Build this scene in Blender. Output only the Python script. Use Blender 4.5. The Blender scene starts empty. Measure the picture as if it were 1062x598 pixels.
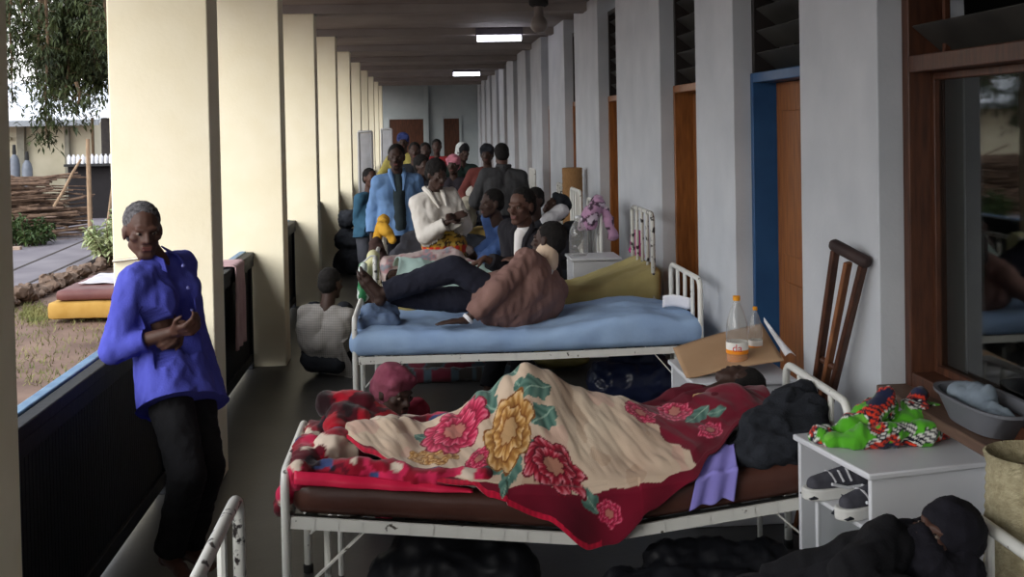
import bpy, bmesh, math, random
import numpy as np
from mathutils import Vector, Matrix, noise as mnoise

SC = bpy.context.scene
COL = SC.collection
random.seed(7)
PI = math.pi

# ------------------------------------------------------------------ camera
F_PX, W_PX, H_PX, CAM_H = 1150.0, 1062, 598, 1.85
YAW, PITCH, ROLL = math.radians(4.697), math.radians(1.3), math.radians(-1.1)
CU, CV = 531.0, 155.28
cam_data = bpy.data.cameras.new('camera')
cam_data.sensor_width = 36.0
cam_data.lens = F_PX * 36.0 / W_PX
cam_data.shift_y = (CV - H_PX / 2) / W_PX
cam_data.clip_start = 0.05
cam = bpy.data.objects.new('camera', cam_data)
COL.objects.link(cam)
RM = Matrix.Rotation(-YAW, 3, 'Z') @ Matrix.Rotation(PI / 2 - PITCH, 3, 'X') @ Matrix.Rotation(ROLL, 3, 'Z')
cam.matrix_world = Matrix.Translation((0, 0, CAM_H)) @ RM.to_4x4()
SC.camera = cam
RMT = RM.transposed()

def at(u, v, Y=None, Z=None, X=None):
    """a point of the photograph at a known depth, height or side distance -> world"""
    d = RM @ Vector(((u - CU) / F_PX, -(v - CV) / F_PX, -1.0))
    if Y is not None: t = Y / d.y
    elif Z is not None: t = (Z - CAM_H) / d.z
    else: t = X / d.x
    return Vector((0, 0, CAM_H)) + d * t

# ------------------------------------------------------------------ light
world = bpy.data.worlds.new('world'); SC.world = world
world.use_nodes = True
wn = world.node_tree.nodes; wl = world.node_tree.links
bgn = wn['Background']
tc = wn.new('ShaderNodeTexCoord'); sep = wn.new('ShaderNodeSeparateXYZ')
rampn = wn.new('ShaderNodeValToRGB')
wl.new(tc.outputs['Generated'], sep.inputs[0]); wl.new(sep.outputs['Z'], rampn.inputs[0])
rampn.color_ramp.elements[0].position = 0.0
rampn.color_ramp.elements[0].color = (1.0, 0.985, 0.97, 1)
rampn.color_ramp.elements[1].position = 0.6
rampn.color_ramp.elements[1].color = (0.80, 0.88, 1.0, 1)
wl.new(rampn.outputs[0], bgn.inputs[0])
bgn.inputs[1].default_value = 1.9

sun_data = bpy.data.lights.new('sun', 'SUN')
sun_data.energy = 3.3
sun_data.angle = math.radians(50)
sun_data.color = (1.0, 0.97, 0.92)
sun = bpy.data.objects.new('sun', sun_data)
COL.objects.link(sun)
sun.rotation_euler = Vector((0.62, 0.62, -0.48)).to_track_quat('-Z', 'Y').to_euler()
sun.location = (-10, -10, 10)

SC.view_settings.view_transform = 'Standard'
SC.view_settings.look = 'None'
SC.view_settings.gamma = 1.0
SC.view_settings.use_curve_mapping = False
SC.view_settings.exposure = 0.14

# ------------------------------------------------------------------ materials
def lin(c):
    o = []
    for x in c[:3]:
        x /= 255.0
        o.append(x / 12.92 if x <= 0.04045 else ((x + 0.055) / 1.055) ** 2.4)
    return (o[0], o[1], o[2], 1.0)

def new_mat(name):
    m = bpy.data.materials.new(name); m.use_nodes = True
    n = m.node_tree.nodes; l = m.node_tree.links
    return m, n, l, n['Principled BSDF']

def mat(name, c, rough=0.75, c2=None, scale=6.0, detail=4.0, bump=0.0, bscale=None, metal=0.0, spec=0.3,
        stretch=None, sharp=None, coat=0.0, sheen=0.0):
    """two-tone noise material with optional bump; stretch=(x,y,z) scales the coordinates (wood grain)"""
    m, n, l, p = new_mat(name)
    p.inputs['Roughness'].default_value = rough
    p.inputs['Metallic'].default_value = metal
    p.inputs['Specular IOR Level'].default_value = spec
    p.inputs['Coat Weight'].default_value = coat
    p.inputs['Sheen Weight'].default_value = sheen
    tcn = n.new('ShaderNodeTexCoord'); mp = n.new('ShaderNodeMapping')
    l.new(tcn.outputs['Object'], mp.inputs[0])
    if stretch: mp.inputs['Scale'].default_value = stretch
    tx = n.new('ShaderNodeTexNoise'); tx.inputs['Scale'].default_value = scale; tx.inputs['Detail'].default_value = detail
    l.new(mp.outputs[0], tx.inputs['Vector'])
    rp = n.new('ShaderNodeValToRGB')
    a, b = (0.3, 0.7) if sharp is None else sharp
    rp.color_ramp.elements[0].position = a; rp.color_ramp.elements[1].position = b
    rp.color_ramp.elements[0].color = lin(c)
    if c2 is None: c2 = tuple(min(255, x * 1.1 + 3) for x in c)
    rp.color_ramp.elements[1].color = lin(c2)
    l.new(tx.outputs['Fac'], rp.inputs[0]); l.new(rp.outputs[0], p.inputs['Base Color'])
    if bump:
        t2 = n.new('ShaderNodeTexNoise'); t2.inputs['Scale'].default_value = bscale or scale * 4; t2.inputs['Detail'].default_value = 5
        l.new(mp.outputs[0], t2.inputs['Vector'])
        bp = n.new('ShaderNodeBump'); bp.inputs['Strength'].default_value = bump; bp.inputs['Distance'].default_value = 0.01
        l.new(t2.outputs['Fac'], bp.inputs['Height']); l.new(bp.outputs[0], p.inputs['Normal'])
    return m

def mat_attr(name, rough=0.9, bump=0.25, bscale=260.0, sheen=0.2):
    """colour woven or printed into the cloth, kept per vertex"""
    m, n, l, p = new_mat(name)
    p.inputs['Roughness'].default_value = rough; p.inputs['Specular IOR Level'].default_value = 0.15
    p.inputs['Sheen Weight'].default_value = sheen
    a = n.new('ShaderNodeAttribute'); a.attribute_name = 'print'
    l.new(a.outputs['Color'], p.inputs['Base Color'])
    t2 = n.new('ShaderNodeTexNoise'); t2.inputs['Scale'].default_value = bscale
    bp = n.new('ShaderNodeBump'); bp.inputs['Strength'].default_value = bump; bp.inputs['Distance'].default_value = 0.004
    tcn = n.new('ShaderNodeTexCoord'); l.new(tcn.outputs['Object'], t2.inputs['Vector'])
    l.new(t2.outputs['Fac'], bp.inputs['Height']); l.new(bp.outputs[0], p.inputs['Normal'])
    return m

def mat_emit(name, c, strength):
    m, n, l, p = new_mat(name)
    p.inputs['Base Color'].default_value = lin(c)
    p.inputs['Emission Color'].default_value = lin(c); p.inputs['Emission Strength'].default_value = strength
    return m

def mat_glass(name, tint=(235, 240, 238), refl=0.9):
    m, n, l, p = new_mat(name)
    out = n['Material Output']
    tr = n.new('ShaderNodeBsdfTransparent'); tr.inputs[0].default_value = lin(tint)
    gl = n.new('ShaderNodeBsdfGlossy'); gl.inputs['Roughness'].default_value = 0.03
    gl.inputs['Color'].default_value = (refl, refl, refl, 1)
    lw = n.new('ShaderNodeLayerWeight'); lw.inputs[0].default_value = .5
    pw = n.new('ShaderNodeMath'); pw.operation = 'POWER'; pw.inputs[1].default_value = 3.5; l.new(lw.outputs['Facing'], pw.inputs[0])
    fr = n.new('ShaderNodeMath'); fr.operation = 'MULTIPLY_ADD'; fr.inputs[1].default_value = .75; fr.inputs[2].default_value = .05; l.new(pw.outputs[0], fr.inputs[0])
    mx = n.new('ShaderNodeMixShader')
    l.new(fr.outputs[0], mx.inputs[0]); l.new(tr.outputs[0], mx.inputs[1]); l.new(gl.outputs[0], mx.inputs[2])
    l.new(mx.outputs[0], out.inputs['Surface'])
    return m

# ------------------------------------------------------------------ mesh helpers
def link(o, parent=None):
    COL.objects.link(o)
    if parent is not None: o.parent = parent
    return o

def wloc(o):
    v = Vector((0, 0, 0))
    while o is not None:
        v += o.location; o = o.parent
    return v

def tag(o, label=None, cat=None, group=None, kind=None):
    if label: o['label'] = label
    if cat: o['category'] = cat
    if group: o['group'] = group
    if kind: o['kind'] = kind
    return o

def thing(name, label, cat, loc, group=None):
    o = bpy.data.objects.new(name, None); o.empty_display_size = 0.1
    COL.objects.link(o); o.location = loc
    return tag(o, label, cat, group)

def finish(name, verts, faces, m, parent=None, smooth=True, ang=40, col=None, bevel=0.0, solid=0.0, mids=None):
    """world-space verts -> ONE mesh object (origin at its parent, or at its own base)"""
    V = np.asarray(verts, dtype=np.float64).reshape(-1, 3)
    if parent is not None: org = np.array(wloc(parent))
    else: org = np.array([V[:, 0].mean(), V[:, 1].mean(), V[:, 2].min()])
    me = bpy.data.meshes.new(name)
    me.from_pydata((V - org).tolist(), [], faces)
    ms = m if isinstance(m, (list, tuple)) else [m]
    for q in ms: me.materials.append(q)
    if mids is not None: me.polygons.foreach_set('material_index', mids)
    me.validate(); me.update()
    if smooth:
        me.polygons.foreach_set('use_smooth', [True] * len(me.polygons))
        if ang is not None: me.set_sharp_from_angle(angle=math.radians(ang))
    if col is not None:
        a = me.attributes.new('print', 'FLOAT_COLOR', 'POINT')
        c4 = np.ones((len(V), 4)); c4[:, :3] = col
        a.data.foreach_set('color', c4.ravel())
    o = bpy.data.objects.new(name, me)
    link(o, parent)
    if parent is None: o.location = org
    if bevel:
        b = o.modifiers.new('bevel', 'BEVEL'); b.width = bevel; b.segments = 2; b.limit_method = 'ANGLE'; b.angle_limit = math.radians(40)
    if solid:
        s = o.modifiers.new('solid', 'SOLIDIFY'); s.thickness = solid; s.offset = 0
    return o

class MB:
    def __init__(s): s.v = []; s.f = []; s.m = []; s.mi = 0
    def _add(s, V, Fs):
        b = len(s.v); s.v.extend([tuple(x) for x in V])
        for f in Fs: s.f.append(tuple(b + i for i in f)); s.m.append(s.mi)
    def box(s, c, d, R=None):
        c = Vector(c); V = []
        for sx in (-.5, .5):
            for sy in (-.5, .5):
                for sz in (-.5, .5):
                    p = Vector((sx * d[0], sy * d[1], sz * d[2]))
                    V.append(c + (R @ p if R is not None else p))
        s._add(V, [(0, 1, 3, 2), (4, 6, 7, 5), (0, 4, 5, 1), (2, 3, 7, 6), (0, 2, 6, 4), (1, 5, 7, 3)]); return s
    def bb(s, a, b):
        return s.box([(a[i] + b[i]) / 2 for i in range(3)], [abs(b[i] - a[i]) for i in range(3)])
    def prism(s, poly, ext):
        """planar polygon (3-D points) pushed along ext"""
        n = len(poly); e = Vector(ext)
        V = [Vector(p) for p in poly] + [Vector(p) + e for p in poly]
        s._add(V, [tuple(range(n))[::-1], tuple(range(n, 2 * n))] + [(i, (i + 1) % n, n + (i + 1) % n, n + i) for i in range(n)]); return s
    def bar(s, p1, p2, w, h, up=(0, 0, 1)):
        p1 = Vector(p1); p2 = Vector(p2); d = (p2 - p1); L = d.length; d.normalize()
        up = Vector(up); x = d.cross(up)
        if x.length < 1e-4: x = d.cross(Vector((1, 0, 0)))
        x.normalize(); z = x.cross(d)
        return s.box((p1 + p2) / 2, (w, L, h), Matrix((x, d, z)).transposed())
    def tube(s, path, r, n=10, cap=True):
        P = [Vector(p) for p in path]; m = len(P)
        rs = r if isinstance(r, (list, tuple)) else [r] * m
        T = []
        for i in range(m):
            t = (P[min(i + 1, m - 1)] - P[max(i - 1, 0)]); T.append(t.normalized())
        a = T[0].orthogonal().normalized(); V = []
        for i in range(m):
            a = (a - T[i] * a.dot(T[i]))
            if a.length < 1e-5: a = T[i].orthogonal()
            a.normalize(); b = T[i].cross(a)
            for k in range(n):
                th = 2 * PI * k / n
                V.append(P[i] + (a * math.cos(th) + b * math.sin(th)) * rs[i])
        Fs = []
        for i in range(m - 1):
            for k in range(n):
                k2 = (k + 1) % n
                Fs.append((i * n + k, i * n + k2, (i + 1) * n + k2, (i + 1) * n + k))
        if cap: Fs += [tuple(range(n))[::-1], tuple((m - 1) * n + k for k in range(n))]
        s._add(V, Fs); return s
    def lathe(s, c, prof, n=24, axis=None):
        """prof: (radius, height) list; open profile closed at the ends when radius 0"""
        c = Vector(c); V = []
        R = axis if axis is not None else Matrix.Identity(3)
        for r, h in prof:
            for k in range(n):
                th = 2 * PI * k / n
                V.append(c + R @ Vector((r * math.cos(th), r * math.sin(th), h)))
        Fs = [];m = len(prof)
        for i in range(m - 1):
            for k in range(n):
                k2 = (k + 1) % n
                Fs.append((i * n + k, i * n + k2, (i + 1) * n + k2, (i + 1) * n + k))
        s._add(V, Fs); return s
    def build(s, name, m, parent=None, smooth=True, ang=40, bevel=0.0, solid=0.0):
        return finish(name, s.v, s.f, m, parent, smooth, ang, None, bevel, solid, s.m if isinstance(m, (list, tuple)) else None)

def fillet(path, r, n=5):
    P = [Vector(p) for p in path]; out = [P[0]]
    for i in range(1, len(P) - 1):
        a = (P[i - 1] - P[i]); b = (P[i + 1] - P[i])
        q = min(r, a.length * .49, b.length * .49)
        p0 = P[i] + a.normalized() * q; p2 = P[i] + b.normalized() * q
        for k in range(n + 1):
            t = k / n
            out.append(p0 * (1 - t) ** 2 + P[i] * 2 * t * (1 - t) + p2 * t * t)
    out.append(P[-1]); return out

# unit sphere used by every capsule / ellipsoid
def _usphere(nu=16, nv=9):
    V = [(0, 0, -1)]
    for j in range(1, nv):
        ph = -PI / 2 + PI * j / nv
        for i in range(nu):
            V.append((math.cos(ph) * math.cos(2 * PI * i / nu), math.cos(ph) * math.sin(2 * PI * i / nu), math.sin(ph)))
    V.append((0, 0, 1)); Fs = []
    for i in range(nu): Fs.append((0, 1 + (i + 1) % nu, 1 + i))
    for j in range(nv - 2):
        for i in range(nu):
            a = 1 + j * nu + i; b = 1 + j * nu + (i + 1) % nu
            Fs.append((a, b, b + nu, a + nu))
    t = len(V) - 1; k = 1 + (nv - 2) * nu
    for i in range(nu): Fs.append((t, k + i, k + (i + 1) % nu))
    return np.array(V), Fs
USV, USF = _usphere(16, 10)

def cap(p1, p2, r1, r2=None):
    """tapered capsule"""
    p1 = np.array(p1, float); p2 = np.array(p2, float); r2 = r1 if r2 is None else r2
    d = p2 - p1; L = np.linalg.norm(d)
    if L < 1e-6: return (USV * r1 + p1, USF)
    z = d / L; q = np.array((0, 0, 1.)) if abs(z[2]) < .9 else np.array((1., 0, 0))
    x = np.cross(q, z); x /= np.linalg.norm(x); y = np.cross(z, x)
    n = USV[:, :1] * x + USV[:, 1:2] * y + USV[:, 2:] * z
    w = USV[:, 2:] > 0
    return (np.where(w, p2 + n * r2, p1 + n * r1), USF)

def ell(c, r, R=None):
    v = USV * np.array(r)
    if R is not None: v = v @ np.array(R).T
    return (v + np.array(c, float), USF)

def fbm(p, s, o=3):
    q = Vector((p[0] * s, p[1] * s, p[2] * s)); a = 1; t = 0
    for k in range(o):
        t += a * mnoise.noise(q); q = q * 2.03 + Vector((3.1, 7.7, 1.3)); a *= .5
    return t

def blob_mesh(prims, voxel=0.012, smooth=4, wrinkle=0.0, wscale=14.0, wdir=None, folds=0.0, fscale=30.0):
    """closed solids -> one continuous skin -> (verts, faces)"""
    V = []; Fs = []; b = 0
    for v, f in prims:
        V.append(v); Fs.extend([tuple(b + i for i in q) for q in f]); b += len(v)
    V = np.concatenate(V)
    me = bpy.data.meshes.new('tmp'); me.from_pydata(V.tolist(), [], Fs); me.update()
    o = bpy.data.objects.new('tmp', me); COL.objects.link(o)
    r = o.modifiers.new('r', 'REMESH'); r.mode = 'VOXEL'; r.voxel_size = voxel
    if smooth:
        s = o.modifiers.new('s', 'SMOOTH'); s.factor = .5; s.iterations = smooth
    dg = bpy.context.evaluated_depsgraph_get(); dg.update()
    ev = o.evaluated_get(dg); m2 = ev.to_mesh()
    n = len(m2.vertices); co = np.empty(n * 3); m2.vertices.foreach_get('co', co); co = co.reshape(-1, 3)
    no = np.empty(n * 3); m2.vertices.foreach_get('normal', no); no = no.reshape(-1, 3)
    faces = [tuple(p.vertices) for p in m2.polygons]
    ev.to_mesh_clear()
    bpy.data.objects.remove(o); bpy.data.meshes.remove(me)
    if wrinkle or folds:
        D = np.zeros(n)
        for i in range(n):
            p = co[i]
            if wrinkle:
                q = p if wdir is None else p * np.array(wdir)
                D[i] += wrinkle * fbm(q, wscale, 3)
            if folds:
                q = p if wdir is None else p * np.array(wdir)
                a = fbm(q, fscale * .35, 2)
                D[i] += folds * (1 - 2 * abs(a)) * .5
        co = co + no * D[:, None]
    return co, faces

def blob(name, prims, m, parent=None, voxel=0.012, smooth=4, ang=None, colf=None, **k):
    v, f = blob_mesh(prims, voxel, smooth, **k)
    col = None
    if colf is not None: col = np.array([colf(p) for p in v])
    return finish(name, v, f, m, parent, True, ang, col)

def rbox(c, d, r, n=(14, 8, 3), fn=None, R=None):
    """rounded, subdivided box; fn(p)->p reshapes it"""
    nx, ny, nz = n; idx = {}; V = []; Fs = []
    def vid(i, j, k):
        if (i, j, k) not in idx:
            p = Vector(((i / nx - .5) * d[0], (j / ny - .5) * d[1], (k / nz - .5) * d[2]))
            q = Vector([max(-d[a] / 2 + r, min(d[a] / 2 - r, p[a])) for a in range(3)])
            e = p - q
            if e.length > 1e-9: p = q + e.normalized() * r
            if R is not None: p = R @ p
            p = p + Vector(c)
            idx[(i, j, k)] = len(V); V.append(tuple(fn(p)) if fn else tuple(p))
        return idx[(i, j, k)]
    for i in range(nx):
        for j in range(ny):
            for k in (0, nz):
                q = (vid(i, j, k), vid(i + 1, j, k), vid(i + 1, j + 1, k), vid(i, j + 1, k)); Fs.append(q if k else q[::-1])
    for i in range(nx):
        for k in range(nz):
            for j in (0, ny):
                q = (vid(i, j, k), vid(i + 1, j, k), vid(i + 1, j, k + 1), vid(i, j, k + 1)); Fs.append(q[::-1] if j else q)
    for j in range(ny):
        for k in range(nz):
            for i in (0, nx):
                q = (vid(i, j, k), vid(i, j + 1, k), vid(i, j + 1, k + 1), vid(i, j, k + 1)); Fs.append(q if i else q[::-1])
    return V, Fs

def sheet(name, fn, nu, nv, m, parent=None, colf=None, solid=0.006):
    V = []; UV = []
    for j in range(nv + 1):
        for i in range(nu + 1):
            u, v = i / nu, j / nv; V.append(tuple(fn(u, v))); UV.append((u, v))
    Fs = [(j * (nu + 1) + i, j * (nu + 1) + i + 1, (j + 1) * (nu + 1) + i + 1, (j + 1) * (nu + 1) + i) for j in range(nv) for i in range(nu)]
    col = np.array([colf(UV[k], V[k]) for k in range(len(V))]) if colf else None
    return finish(name, V, Fs, m, parent, True, None, col, solid=solid)

def lerp(a, b, t): return a + (b - a) * t
def interp(x, pts):
    if x <= pts[0][0]: return pts[0][1]
    for (a, b), (c, d) in zip(pts, pts[1:]):
        if x <= c:
            t = (x - a) / (c - a); t = t * t * (3 - 2 * t)
            return b + (d - b) * t
    return pts[-1][1]
# ------------------------------------------------------------------ shared materials
M = {}
M['cream'] = mat('cream_paint', (240, 230, 200), .8, (247, 239, 214), 3, bump=.12, bscale=40)
M['fin'] = mat('grey_paint', (182, 186, 192), .75, (196, 199, 204), 3, bump=.12, bscale=50)
M['ceil'] = mat('ceiling_paint', (134, 126, 122), .8, (150, 142, 138), 2.0, bump=.1, bscale=20)
M['floor'] = mat('dark_cement_floor', (50, 50, 50), .42, (68, 67, 66), 2.5, detail=8, bump=.08, bscale=30, spec=.4)
M['farwall'] = mat('far_wall_paint', (150, 158, 160), .8, (164, 170, 172), 2, bump=.1)
M['wood'] = mat('varnished_wood', (112, 66, 30), .4, (150, 94, 46), 5, stretch=(9, 9, 1), bump=.1, spec=.4)
M['darkwood'] = mat('dark_wood', (58, 34, 24), .45, (86, 52, 36), 6, stretch=(8, 8, 1), bump=.1)
M['sillwood'] = mat('sill_wood', (84, 64, 54), .65, (108, 84, 70), 6, stretch=(8, 1, 8), bump=.1)
M['bluepaint'] = mat('blue_gloss_paint', (32, 70, 112), .4, (42, 84, 128), 4, bump=.1)
M['railblue'] = mat('worn_blue_rail_paint', (70, 116, 160), .4, (108, 150, 184), 12, bump=.1, stretch=(1, 1, 1))
M['navy'] = mat('navy_panel_paint', (15, 17, 23), .6, (22, 25, 32), 5, bump=.2)
M['transom'] = mat('transom_wood', (34, 30, 30), .5, (48, 42, 40), 6)
M['glass'] = mat_glass('window_glass', (205, 210, 208))
M['louvre'] = mat('dusty_louvre_glass', (48, 48, 46), .35, (68, 67, 64), 5)
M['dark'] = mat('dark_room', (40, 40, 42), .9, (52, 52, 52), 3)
M['soil'] = mat('dry_soil', (92, 72, 64), .95, (132, 108, 94), 1.6, detail=9, bump=.7, bscale=9)
M['path'] = mat('cement_path', (104, 98, 104), .85, (126, 120, 124), 1.2, detail=7, bump=.25)
M['bark'] = mat('bark', (64, 50, 38), .9, (96, 78, 58), 7, stretch=(5, 5, 1), bump=.6)
M['stick'] = mat('dry_branches', (66, 50, 42), .9, (116, 94, 78), 9, bump=.3)
M['metal'] = mat('dull_metal', (128, 128, 126), .35, (160, 160, 156), 9, metal=.8)

# ------------------------------------------------------------------ the setting
XL, XLO, XR, XW, ZC = -1.08, -1.585, 1.78, 1.89, 3.04
YF, YB = 34.4, -9.0
BAY, PT = 2.92, 0.29
def S(mb, name, m, **k):
    o = mb.build(name, m, None, **k); o['kind'] = 'structure'; return o

S(MB().bb((-1.72, YB, -.12), (XW + .15, YF, 0)), 'floor', M['floor'])
S(MB().bb((-1.72, YB, -.5), (-1.60, YF, -.001)), 'trim_1', mat('plinth_cement', (126, 120, 112), .9))
# ceiling with its shallow cross beams
cb = MB().bb((-2.25, YB, ZC + .09), (XW + .15, YF, ZC + .3))
pillY = [2.90 + BAY * k for k in range(-4, 11)]; pillY[4] = 2.74
for y in pillY:
    if y < YF - 1: cb.bb((XLO, y, ZC), (XR + .02, y + PT, ZC + .09))
S(cb, 'ceiling', M['ceil'])
for i, y in enumerate(pillY):
    if y > YF - .5: continue
    S(MB().bb((XLO, y, 0), (XL, y + PT, ZC)), 'trim_%d' % (i + 2), M['cream'], bevel=.008)
S(MB().bb((-2.25, YF, -.5), (XW + .3, YF + .2, ZC + .3)), 'wall_back', M['farwall'])

# right wall: broad pilasters with a door or window in every gap
fins = [(-9.0, -8.0), (-6.2, -5.2), (-3.4, -2.4), (-.2, .7), (4.203, 5.087), (6.198, 7.064), (8.135, 9.963), (11.0, 12.665), (13.6, 15.25), (16.2, 17.75), (18.6, 20.15),
        (21.1, 22.7), (23.55, 25.0), (25.9, 27.4), (28.3, 29.8), (30.7, 32.2), (33.1, YF)]
wr = MB()
for a, b in fins: wr.bb((XR, a, 0), (XW + .25, b, ZC + .09))
for (a, b), (c, d) in zip(fins, fins[1:]):
    wr.bb((XW + .20, b, 2.96), (XW + .25, c, ZC + .09))
S(wr, 'wall_right', M['fin'], bevel=.006)

def louvres(parent, y0, y1, z0, z1, m, x, tilt=38, step=.125):
    z = z0 + .06
    while z < z1 - .02:
        R = Matrix.Rotation(math.radians(tilt), 3, 'Y')
        MB().box((x, (y0 + y1) / 2, z), (.15, y1 - y0 - .03, .006), R).build('louvre_blade', m, parent)
        z += step

dn = [0]
def door_bay(y0, y1, frame, leaf, detail=True):
    dn[0] += 1
    t = bpy.data.objects.new('door_%d' % dn[0], None); COL.objects.link(t); t.location = (XW + .1, (y0 + y1) / 2, 0); t['kind'] = 'structure'
    f = MB()
    x0, x1 = XW - .012, XW + .15
    f.bb((x0, y0 + .001, 0), (x1, y0 + .045, 2.115)); f.bb((x0, y1 - .045, 0), (x1, y1 - .001, 2.115))
    f.bb((x0, y0 + .045, 2.06), (x1, y1 - .045, 2.115))
    g_ = MB(); g_.bb((x0 + .012, y0 + .001, 2.117), (x1, y0 + .045, 2.96)); g_.bb((x0 + .012, y1 - .045, 2.117), (x1, y1 - .001, 2.96)); g_.bb((x0 + .012, y0 + .045, 2.915), (x1, y1 - .045, 2.96))
    g_.build('transom_frame', M['transom'], t, bevel=.004)
    f.build('door_frame', frame, t, bevel=.005)
    lf = MB(); xl = x1 - .025
    lf.bb((xl, y0 + .047, .01), (xl + .04, y1 - .047, 2.058))
    lo = lf.build('door_leaf', leaf, t, bevel=.004)
    if detail:
        p = MB()
        for (za, zb) in ((.2, .95), (1.1, 1.9)):
            p.bb((xl - .008, y0 + .16, za), (xl + .002, y1 - .16, zb))
        p.build('door_panel', leaf, lo, bevel=.006)
        h = MB(); yh = y0 + .1
        h.bb((xl - .012, yh - .02, .93), (xl, yh + .02, 1.1)); h.tube(fillet([(xl - .005, yh, 1.04), (xl - .05, yh, 1.04), (xl - .05, yh + .11, 1.035)], .02), .009, 8)
        h.build('door_handle', M['metal'], lo)
        louvres(t, y0 + .05, y1 - .05, 2.12, 2.9, M['louvre'], XW + .07)
        MB().bb((XW + .11, (y0 + y1) / 2 - .012, 2.115), (XW + .135, (y0 + y1) / 2 + .012, 2.915)).build('louvre_post', M['metal'], t)
    return t
frames = {5: M['bluepaint'], 6: M['darkwood']}
gaps = [(b, c) for (a, b), (c, d) in zip(fins, fins[1:])]
for i, (b, c) in enumerate(gaps):
    if i == 3 or i < 3: continue
    door_bay(b, c, M['bluepaint'] if i == 4 else M['wood'], M['wood'], i < 9)

# near window (frame, glass, transom louvres, sill) from Y .7 to 4.203, and the plain ones behind the camera
def window_bay(n, y0, y1, detail=True):
    t = bpy.data.objects.new('window_%d' % n, None); COL.objects.link(t); t.location = (XW + .05, (y0 + y1) / 2, .85); t['kind'] = 'structure'
    f = MB(); x0, x1 = XW - .01, XW + .13
    f.bb((x0, y1 - .06, .80), (x1, y1 - .001, 2.98)); f.bb((x0, y0 + .001, .80), (x1, y0 + .06, 2.98))
    f.bb((x0, y0 + .06, 2.02), (x1, y1 - .06, 2.085)); f.bb((x0, y0 + .06, 2.93), (x1, y1 - .06, 2.98)); f.bb((x0, y0 + .06, .80), (x1, y1 - .06, .86))
    ym = (y0 + y1) / 2 - .3
    f.bb((x0 + .02, ym - .03, .86), (x1, ym + .03, 2.93))
    f.build('window_frame', M['darkwood'], t, bevel=.005)
    i = MB()
    i.bb((x1 - .05, y1 - .085, .86), (x1 - .005, y1 - .06, 2.02)); i.bb((x1 - .05, ym + .03, .86), (x1 - .005, ym + .08, 2.02)); i.bb((x1 - .05, ym + .08, .86), (x1 - .005, y1 - .085, .89)); i.bb((x1 - .05, ym + .08, 1.99), (x1 - .005, y1 - .085, 2.02))
    i.build('sash', M['darkwood'], t, bevel=.004)
    MB().bb((x1 - .03, ym + .08, .89), (x1 - .024, y1 - .085, 1.99)).build('pane', M['glass'], t)
    MB().bb((x1 - .03, y0 + .06, .86), (x1 - .024, ym - .03, 2.02)).build('pane', M['glass'], t)
    if detail:
        louvres(t, ym + .03, y1 - .06, 2.09, 2.92, M['louvre'], XW + .06, 40, .21)
        for y in (y1 - .16, ym + .12): MB().bb((XW + .085, y - .012, 2.085), (XW + .105, y + .012, 2.93)).build('louvre_post', M['darkwood'], t)
    MB().bb((XW - .13, y0 + .01, .765), (x1, y1 - .005, .805)).build('window_sill', M['sillwood'], t, bevel=.006)
    return t
for n, i in enumerate((3, 0, 1, 2)):
    b, c = gaps[i]
    window_bay(n + 1, b, c, i == 3)
    S(MB().bb((XW, b, 0), (XW + .15, c, .765)), 'wall_right_sill_%d' % (n + 1), M['fin'])
# dark rooms behind the openings
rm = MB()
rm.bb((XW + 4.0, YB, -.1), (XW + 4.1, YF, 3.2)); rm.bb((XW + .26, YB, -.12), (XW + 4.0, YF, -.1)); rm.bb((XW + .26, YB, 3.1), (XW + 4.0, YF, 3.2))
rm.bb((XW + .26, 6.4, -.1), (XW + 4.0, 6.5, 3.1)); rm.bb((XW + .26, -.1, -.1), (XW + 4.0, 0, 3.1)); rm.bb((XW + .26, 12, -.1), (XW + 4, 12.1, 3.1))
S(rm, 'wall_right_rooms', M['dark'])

# far wall doors
def far_door(x0, x1, z1):
    dn[0] += 1
    t = bpy.data.objects.new('door_%d' % dn[0], None); COL.objects.link(t); t.location = ((x0 + x1) / 2, YF, 0); t['kind'] = 'structure'
    f = MB(); f.bb((x0 - .08, YF - .05, 0), (x0, YF - .001, z1 + .08)); f.bb((x1, YF - .05, 0), (x1 + .08, YF - .001, z1 + .08)); f.bb((x0, YF - .05, z1), (x1, YF - .001, z1 + .08))
    f.build('door_frame', M['farwall'], t, bevel=.006)
    MB().bb((x0, YF - .03, 0.01), (x1, YF - .002, z1)).build('door_leaf', M['darkwood'], t)
a, b = at(404, 124, Y=YF), at(439, 124, Y=YF); far_door(a.x, b.x, a.z)
a, b = at(460, 123, Y=YF), at(476, 123, Y=YF); far_door(a.x, b.x, a.z)
a = at(440, 110, Y=YF); S(MB().bb((a.x, YF - .12, 0), (a.x + .12, YF, ZC + .09)), 'trim_40', M['farwall'])

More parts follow.
